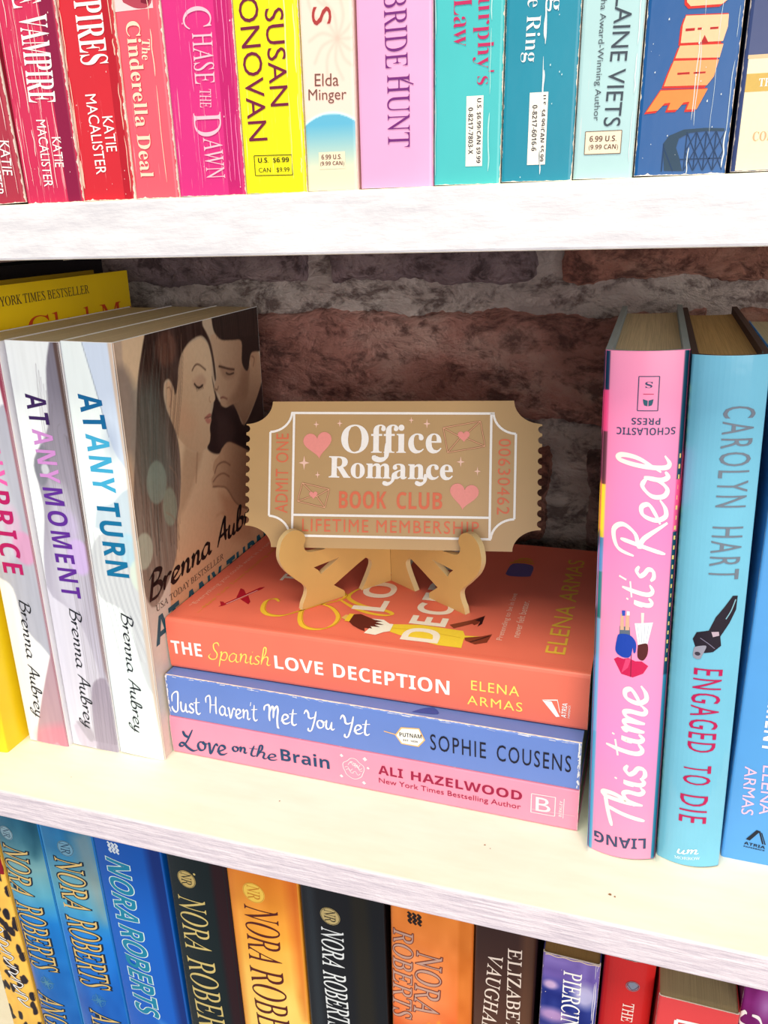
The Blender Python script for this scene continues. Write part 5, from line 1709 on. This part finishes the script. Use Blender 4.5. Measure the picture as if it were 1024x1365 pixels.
heart(4.0, 52.7, 7.6, .12)
heart(76.4, 28.0, 7.4, -.10)
for x, y, s in ((3.1, 62.2, 1.9), (14.9, 62.7, 1.9), (-2.8, 43.1, 3.6), (4.1, 37.2, 1.8), (50.3, 64.2, 1.7), (58.0, 62.5, 2.4), (74.6, 44.0, 2.6), (82.7, 39.5, 2.2)):
    p = []
    for k in range(8):
        a = math.pi / 4 * k
        r = s if k % 2 == 0 else s * .27
        p.append((x + r * math.cos(a) * .75, y + r * math.sin(a)))
    RP.poly(p, (246, 204, 186), 'pink_sparkle', 3)
    RP.flush()
for q, (hx, hy, hs) in (([(-3.6, 33.1), (10.0, 30.1), (7.9, 20.9), (-5.9, 24.0)], (2.1, 27.3, 2.2)), ([(65.9, 60.5), (83.8, 63.7), (86.2, 51.6), (68.2, 48.5)], (75.9, 56.6, 3.1))):
    for ln_ in (list(q) + [q[0]], [q[0], ((q[0][0] + q[1][0]) / 2 + .2, hy - 1), q[1]], [q[2], ((q[0][0] + q[1][0]) / 2, hy)], [q[3], ((q[0][0] + q[1][0]) / 2, hy)]):
        RP.line(ln_, .75, (150, 100, 62), 'engraved_envelope', 1, False, False, 1.0)
        RP.line(ln_, .32, (232, 178, 140), 'engraved_envelope', 2, False, False, 1.0)
    heart(hx, hy, hs, .05)
RP.flush()

# ------------------------------------------------------------------ lower shelf
def nr_disc(B, u, v, r, cf, ct):
    B.pf.disc(u, v, r, r, cf, 'round_monogram', 2)
    B.pf.ring(u, v, r - .25, .25, ct, 'round_monogram', 3)
    B.pf.text('NR', (u - .1, v + r * .7, u - .1, v - r * .7, r * 1.15), ct, 'roman', 'round_monogram', lay=3)


def compass(B, u, v, c):
    B.pf.ring(u, v, 4.6, .3, c, 'printed_picture', 2)
    B.pf.ring(u, v, 3.4, .25, c, 'printed_picture', 2)
    for k in range(8):
        a = math.pi / 4 * k + .2
        r = 6.4 if k % 2 == 0 else 3.6
        B.pf.poly([(u + r * math.cos(a), v + r * math.sin(a)), (u + .8 * math.cos(a + 1.5), v + .8 * math.sin(a + 1.5)), (u - .8 * math.cos(a + 1.5), v - .8 * math.sin(a + 1.5))], c, 'printed_picture', 3)


B = build_book('paperback_book', 'yellow leopard-print spine leaning at the lower left corner', 'book', 'L0', (250, 190, 70), bulge=.8, wear=.2, group=GL)
P = Paint(.1, .2, 23.9, 250.8, .5, (250, 196, 84))
rl = random.Random(12)
for k in range(64):
    cx, cy = rl.uniform(0, 24), rl.uniform(60, 240)
    P.poly([(cx + rl.uniform(1.2, 3.2) * math.cos(a), cy + rl.uniform(1.8, 5.6) * math.sin(a)) for a in (0, 1, 2, 3, 4.1, 5.2)], (34, 26, 34), .6)
P.noise(12, 3, 5, None, (1, .8, .3))
P.build(B.sf, B.cover, 'spine_picture')
B.pf.rect(20.4, 195, 23.8, 232, (146, 14, 34), 'printed_panel', 1)
for k in range(6):
    v = 150 - k * 11
    u = 9.5 + k * 1.1
    for c, wd, ly in (((20, 16, 20), 1.5, 2), (WHITE, .8, 3)):
        B.pf.line([(u - 5, v + 4), (u + 3.5, v + 1.5), (u + 1, v - 2), (u - 4, v - 1), (u + .5, v - 6), (u + 4.2, v - 7)], wd, c, 'script_lettering', ly, taper=.4, vary=.3)
done(B)

gold, dkb = (222, 190, 120), (12, 30, 56)
hol = ((14, 36, 60), .04)
B = build_book('hardcover_book', 'blue sky-and-sea hardcover with gold author capitals, leftmost of the two alike', 'book', 'L1', (24, 120, 190), 'hardcover', bulge=2.2, group=GL, wear=.08, rough=.25)
P = Paint(.1, .2, 30.9, 250.8, .8, (20, 120, 196))
P.vgrad([(60, (14, 92, 176)), (110, (20, 104, 186)), (165, (22, 124, 206)), (185, (90, 168, 196)), (205, (120, 170, 176)), (225, (60, 120, 140)), (251, (10, 84, 122))])
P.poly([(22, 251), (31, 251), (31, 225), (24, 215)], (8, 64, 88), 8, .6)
P.poly([(-1, 160), (3, 150), (2, 60), (-1, 60)], (110, 120, 180), 1.5, .8)
P.noise(9, 5, 9)
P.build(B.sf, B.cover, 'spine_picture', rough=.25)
nr_disc(B, 9.0, 228.0, 4.8, (140, 176, 190), (16, 50, 80))
B.pf.text('NORA', (12.6, 218.4, 9.0, 182.5, 18.2), gold, 'roman', 'author_lettering', lay=3, outline=hol)
B.pf.text('ROBERTS', (12.4, 176.6, 13.0, 125.8, 20.5), gold, 'roman', 'author_lettering', lay=3, outline=hol)
compass(B, 12.8, 115.4, (80, 140, 170))
B.pf.text('ANGELS', (11.6, 104.5, 11.6, 56.8, 19), gold, 'roman', lay=3, outline=hol)
done(B)

B = build_book('hardcover_book', 'blue sky-and-sea hardcover with gold author capitals, beside the plain cobalt spine', 'book', 'L2', (24, 120, 200), 'hardcover', bulge=2.2, group=GL, wear=.08, rough=.25)
P = Paint(.1, .2, 35.1, 250.8, .8, (20, 130, 210))
P.vgrad([(60, (8, 84, 180)), (110, (12, 96, 190)), (160, (20, 120, 214)), (185, (70, 160, 200)), (205, (96, 160, 180)), (225, (36, 120, 170)), (251, (10, 100, 160))])
P.poly([(22, 236), (36, 240), (36, 180), (28, 186)], (150, 150, 140), 10, .6)
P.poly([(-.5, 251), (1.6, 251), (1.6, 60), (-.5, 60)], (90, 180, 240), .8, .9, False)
P.noise(9, 5, 9)
P.build(B.sf, B.cover, 'spine_picture', rough=.25)
nr_disc(B, 17.6, 227.1, 5.4, (110, 160, 186), (16, 50, 80))
B.pf.text('NORA', (17.3, 219.0, 16.4, 182.0, 19.0), gold, 'roman', 'author_lettering', lay=3, outline=hol)
B.pf.text('ROBERTS', (17.6, 176.5, 17.6, 123.1, 21.5), gold, 'roman', 'author_lettering', lay=3, outline=hol)
compass(B, 18.5, 113.6, (60, 130, 180))
B.pf.text('ANGELS', (19.6, 104.0, 19.6, 52.8, 20), gold, 'roman', lay=3, outline=hol)
done(B)


def wave_mark(B, u, v, c):
    for k in range(3):
        x = u - 2.9 + k * 2.4
        B.pf.line([(x - .6, v + 4.0), (x + .9, v + 2.8), (x - .2, v + 1.4), (x + 1.2, v + .2), (x, v - 1.2), (x + 1.3, v - 2.6)], 1.35, c, 'publisher_mark', 2)


B = build_book('hardcover_book', 'plain cobalt hardcover with teal and white outlined author capitals', 'book', 'L3', (12, 92, 184), 'hardcover', bulge=2.2, group=GL, wear=.08, rough=.25)
P = Paint(.1, .2, 42.4, 250.8, .9, (12, 100, 196))
P.vgrad([(60, (30, 130, 210)), (100, (10, 92, 196)), (180, (10, 96, 196)), (251, (6, 80, 170))])
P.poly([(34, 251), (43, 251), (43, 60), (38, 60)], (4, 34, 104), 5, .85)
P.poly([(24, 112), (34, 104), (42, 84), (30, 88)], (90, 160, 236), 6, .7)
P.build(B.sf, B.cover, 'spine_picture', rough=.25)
wave_mark(B, 14.2, 234.6, (216, 230, 240))
B.pf.text('NORA', (15.2, 227.4, 14.6, 184.0, 15.5), (18, 132, 168), 'sansb', 'author_lettering', lay=3, outline=((214, 238, 238), .03), shear=.18)
B.pf.text('ROBERTS', (15.8, 180.4, 16.6, 113.0, 16.2), (18, 132, 168), 'sansb', 'author_lettering', lay=3, outline=((214, 238, 238), .03), shear=.18)
done(B)

B = build_book('hardcover_book', 'black-green hardcover with thin gold author capitals and round gold monogram', 'book', 'L4', (12, 26, 28), 'hardcover', bulge=2.2, group=GL, wear=.08, rough=.22)
P = Paint(.1, .2, 35.4, 250.8, .9, (10, 26, 28))
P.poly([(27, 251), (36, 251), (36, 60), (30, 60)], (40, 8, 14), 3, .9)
P.build(B.sf, B.cover, 'spine_picture', rough=.22)
go2 = (206, 186, 116)
nr_disc(B, 12.3, 225.6, 5.6, (200, 176, 108), (20, 30, 26))
B.pf.disc(17.6, 230.4, .7, .7, go2, 'round_monogram')
B.pf.text('NORA', (13.4, 213.0, 13.4, 175.4, 17.4), go2, 'roman', 'author_lettering')
B.pf.text('ROBERTS', (13.8, 169.8, 16.1, 101.1, 18.4), go2, 'roman', 'author_lettering')
done(B)

B = build_book('hardcover_book', 'orange and gold hardcover with thin brown author capitals', 'book', 'L5', (240, 160, 50), 'hardcover', bulge=2.4, group=GL, wear=.08, rough=.25)
P = Paint(.1, .2, 39.9, 250.8, .8, (244, 170, 60))
P.vgrad([(60, (250, 226, 120)), (120, (252, 222, 120)), (160, (250, 204, 100)), (200, (246, 170, 60)), (230, (232, 140, 40)), (251, (220, 120, 26))])
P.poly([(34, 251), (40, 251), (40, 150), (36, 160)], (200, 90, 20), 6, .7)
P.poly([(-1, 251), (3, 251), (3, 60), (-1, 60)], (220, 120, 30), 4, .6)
P.noise(10, 6, 10)
P.build(B.sf, B.cover, 'spine_picture', rough=.25)
nr_disc(B, 15.8, 227.2, 6.4, (248, 206, 84), (206, 130, 30))
B.pf.text('NORA', (18.8, 217.8, 18.2, 179.6, 20.0), (84, 26, 22), 'roman', 'author_lettering')
B.pf.text('ROBERTS', (18.2, 175.6, 20.4, 101.7, 20.5), (84, 26, 22), 'roman', 'author_lettering')
done(B)

B = build_book('hardcover_book', 'black glossy hardcover with narrow silver-white author capitals', 'book', 'L6', (16, 18, 22), 'hardcover', bulge=2.4, group=GL, wear=.08, rough=.18)
P = Paint(.1, .2, 44.4, 250.8, .9, (16, 18, 22))
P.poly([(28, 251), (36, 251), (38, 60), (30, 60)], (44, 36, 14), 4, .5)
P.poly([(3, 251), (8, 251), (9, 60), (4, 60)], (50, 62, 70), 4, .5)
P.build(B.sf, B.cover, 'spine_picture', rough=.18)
nr_disc(B, 16.6, 223.7, 5.4, (196, 176, 118), (20, 20, 20))
B.pf.text('NORA', (17.3, 215.1, 16.6, 189.5, 12.4), (224, 230, 232), 'roman', 'author_lettering', offset=.008)
B.pf.text('ROBERTS', (16.8, 185.9, 17.7, 146.6, 13.0), (224, 230, 232), 'roman', 'author_lettering', offset=.008)
done(B)

B = build_book('paperback_book', 'burnt orange book with silvery two-line author lettering', 'book', 'L7', (232, 124, 48), bulge=1.2, rad=1.6, group=GL, wear=.1, rough=.3)
P = Paint(.1, .2, 40.7, 250.8, .8, (232, 124, 48))
P.vgrad([(120, (214, 84, 30)), (160, (222, 92, 34)), (200, (236, 130, 60)), (251, (226, 132, 46))])
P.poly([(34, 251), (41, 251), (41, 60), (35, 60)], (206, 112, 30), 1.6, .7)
P.poly([(2, 215), (24, 210), (26, 170), (4, 165)], (244, 160, 110), 12, .5)
P.poly([(17, 163), (20, 169), (22, 164), (25, 172), (26, 160), (17, 158)], (246, 150, 50), 1)
P.noise(8, 4, 8)
P.build(B.sf, B.cover, 'spine_picture', rough=.3)
wave_mark(B, 12.7, 233.7, (40, 24, 20))
sv, so = (196, 156, 140), ((120, 60, 50), .03)
B.pf.text('NORA', (20.1, 214.6, 18.2, 173.5, 13.0), sv, 'roman', 'author_lettering', lay=3, outline=so)
B.pf.text('ROBERTS', (6.9, 224.8, 5.5, 166.6, 10.4), sv, 'roman', 'author_lettering', lay=3, outline=so)
done(B)

B = build_book('hardcover_book', 'dark brown hardcover with cream two-line serif author lettering', 'book', 'L8', (70, 42, 32), 'hardcover', bulge=1.6, group=GL, wear=.08, rough=.3)
P = Paint(.1, .2, 28.9, 250.8, .9, (70, 42, 32))
P.vgrad([(120, (110, 74, 50)), (180, (84, 52, 38)), (251, (48, 26, 22))])
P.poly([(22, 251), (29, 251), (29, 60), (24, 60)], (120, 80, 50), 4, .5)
P.build(B.sf, B.cover, 'spine_picture', rough=.3)
B.pf.text('ELIZABETH', (19.1, 230.5, 19.9, 171.0, 6.4), (236, 220, 206), 'roman', 'author_lettering', offset=.006)
B.pf.text('VAUGHAN', (10.3, 224.0, 7.9, 172.5, 7.0), (236, 220, 206), 'roman', 'author_lettering', offset=.006)
done(B)

B = build_book('paperback_book', 'violet cloud-patterned paperback with frayed top edge and white capitals', 'book', 'L9', (70, 70, 150), wear=1.2, group=GL, pages=(170, 134, 84))
P = Paint(.1, .2, 24.4, 243.8, .5, (70, 66, 150))
P.vgrad([(180, (180, 120, 180)), (205, (24, 40, 120)), (222, (30, 44, 128)), (232, (110, 90, 170)), (244, (126, 106, 180))])
P.ell(19, 224, 5, 7, (206, 200, 230), 4, .8)
P.ell(6, 208, 7, 4, (206, 160, 206), 4, .8)
P.ell(4, 226, 3, 2.5, (226, 190, 220), 2, .8)
P.noise(14, 3, 5)
P.build(B.sf, B.cover, 'spine_picture')
B.pf.text('PIERCING', (13.2, 236.4, 13.6, 196.0, 8.0), WHITE, 'roman', offset=.006)
creases(B, (23.4, 22.6), (226, 220, 236), .3, 44, 180, 243)
flecks(B, 30, (236, 220, 220), 45, 243)
for k in range(22):
    B.pf.line([(1 + k * 1.05, 243.3 + .3 * math.sin(k)), (2.1 + k * 1.05, 243.4 + .3 * math.sin(k + 1))], .5, (230, 206, 176), 'wear_marks', 3, False)
done(B)

B = build_book('hardcover_book', 'narrow scarlet hardcover with yellow headband and small silver emblem', 'book', 'L10', (206, 36, 34), 'hardcover', bulge=2.6, group=GL, wear=.15, rough=.3, band=(244, 190, 40), pages=(120, 90, 60))
B.pf.text('THE', (12.0, 221.6, 11.9, 210.4, 4.6), (244, 220, 210), 'roman', offset=.01)
for k in range(9):
    a = k * .7
    B.pf.disc(12.8 + 1.2 * math.cos(a), 231.9 + 1.4 * math.sin(a), 1.2, 1.0, (130, 138, 156), 'emblem', 2, 10)
B.pf.line([(10.4, 233), (12.8, 230), (15.4, 232.6)], .3, (96, 60, 80), 'emblem', 4)
B.pf.ring(12.8, 231.9, 2.9, .3, (150, 120, 130), 'emblem', 3)
done(B)

B = build_book('paperback_book', 'wide coral red paperback, its pale page tops showing under the shelf', 'book', 'L11', (226, 70, 72), wear=.3, group=GL, pages=(186, 168, 130))
B.pf.line([(8.0, 205), (8.0, 225.6), (21, 226.2), (21, 223), (11, 222.6), (11, 205)], 1.6, WHITE, 'title_lettering', 2, False)
done(B)

B = build_book('paperback_book', 'purple paperback with white script at the lower right corner', 'book', 'L12', (120, 16, 104), wear=.4, group=GL, bulge=.5)
P = Paint(.1, .2, 27.9, 250.8, .8, (120, 16, 104))
P.ell(9, 240, 3, 7, (190, 140, 200), 5, .8)
P.ell(22, 236, 8, 8, (60, 20, 80), 6, .7)
P.noise(14, 3, 8)
P.build(B.sf, B.cover, 'spine_picture')
B.pf.hand('J', (4.5, 235.4, 4.5, 224, 10), WHITE, width=.1)
B.pf.hand('u', (6.2, 222, 6.2, 216, 5), WHITE, width=.14)
done(B)

src = TXT_OBJ[0].data
bpy.data.objects.remove(TXT_OBJ[0])
bpy.data.curves.remove(src)
bpy.context.view_layer.update()
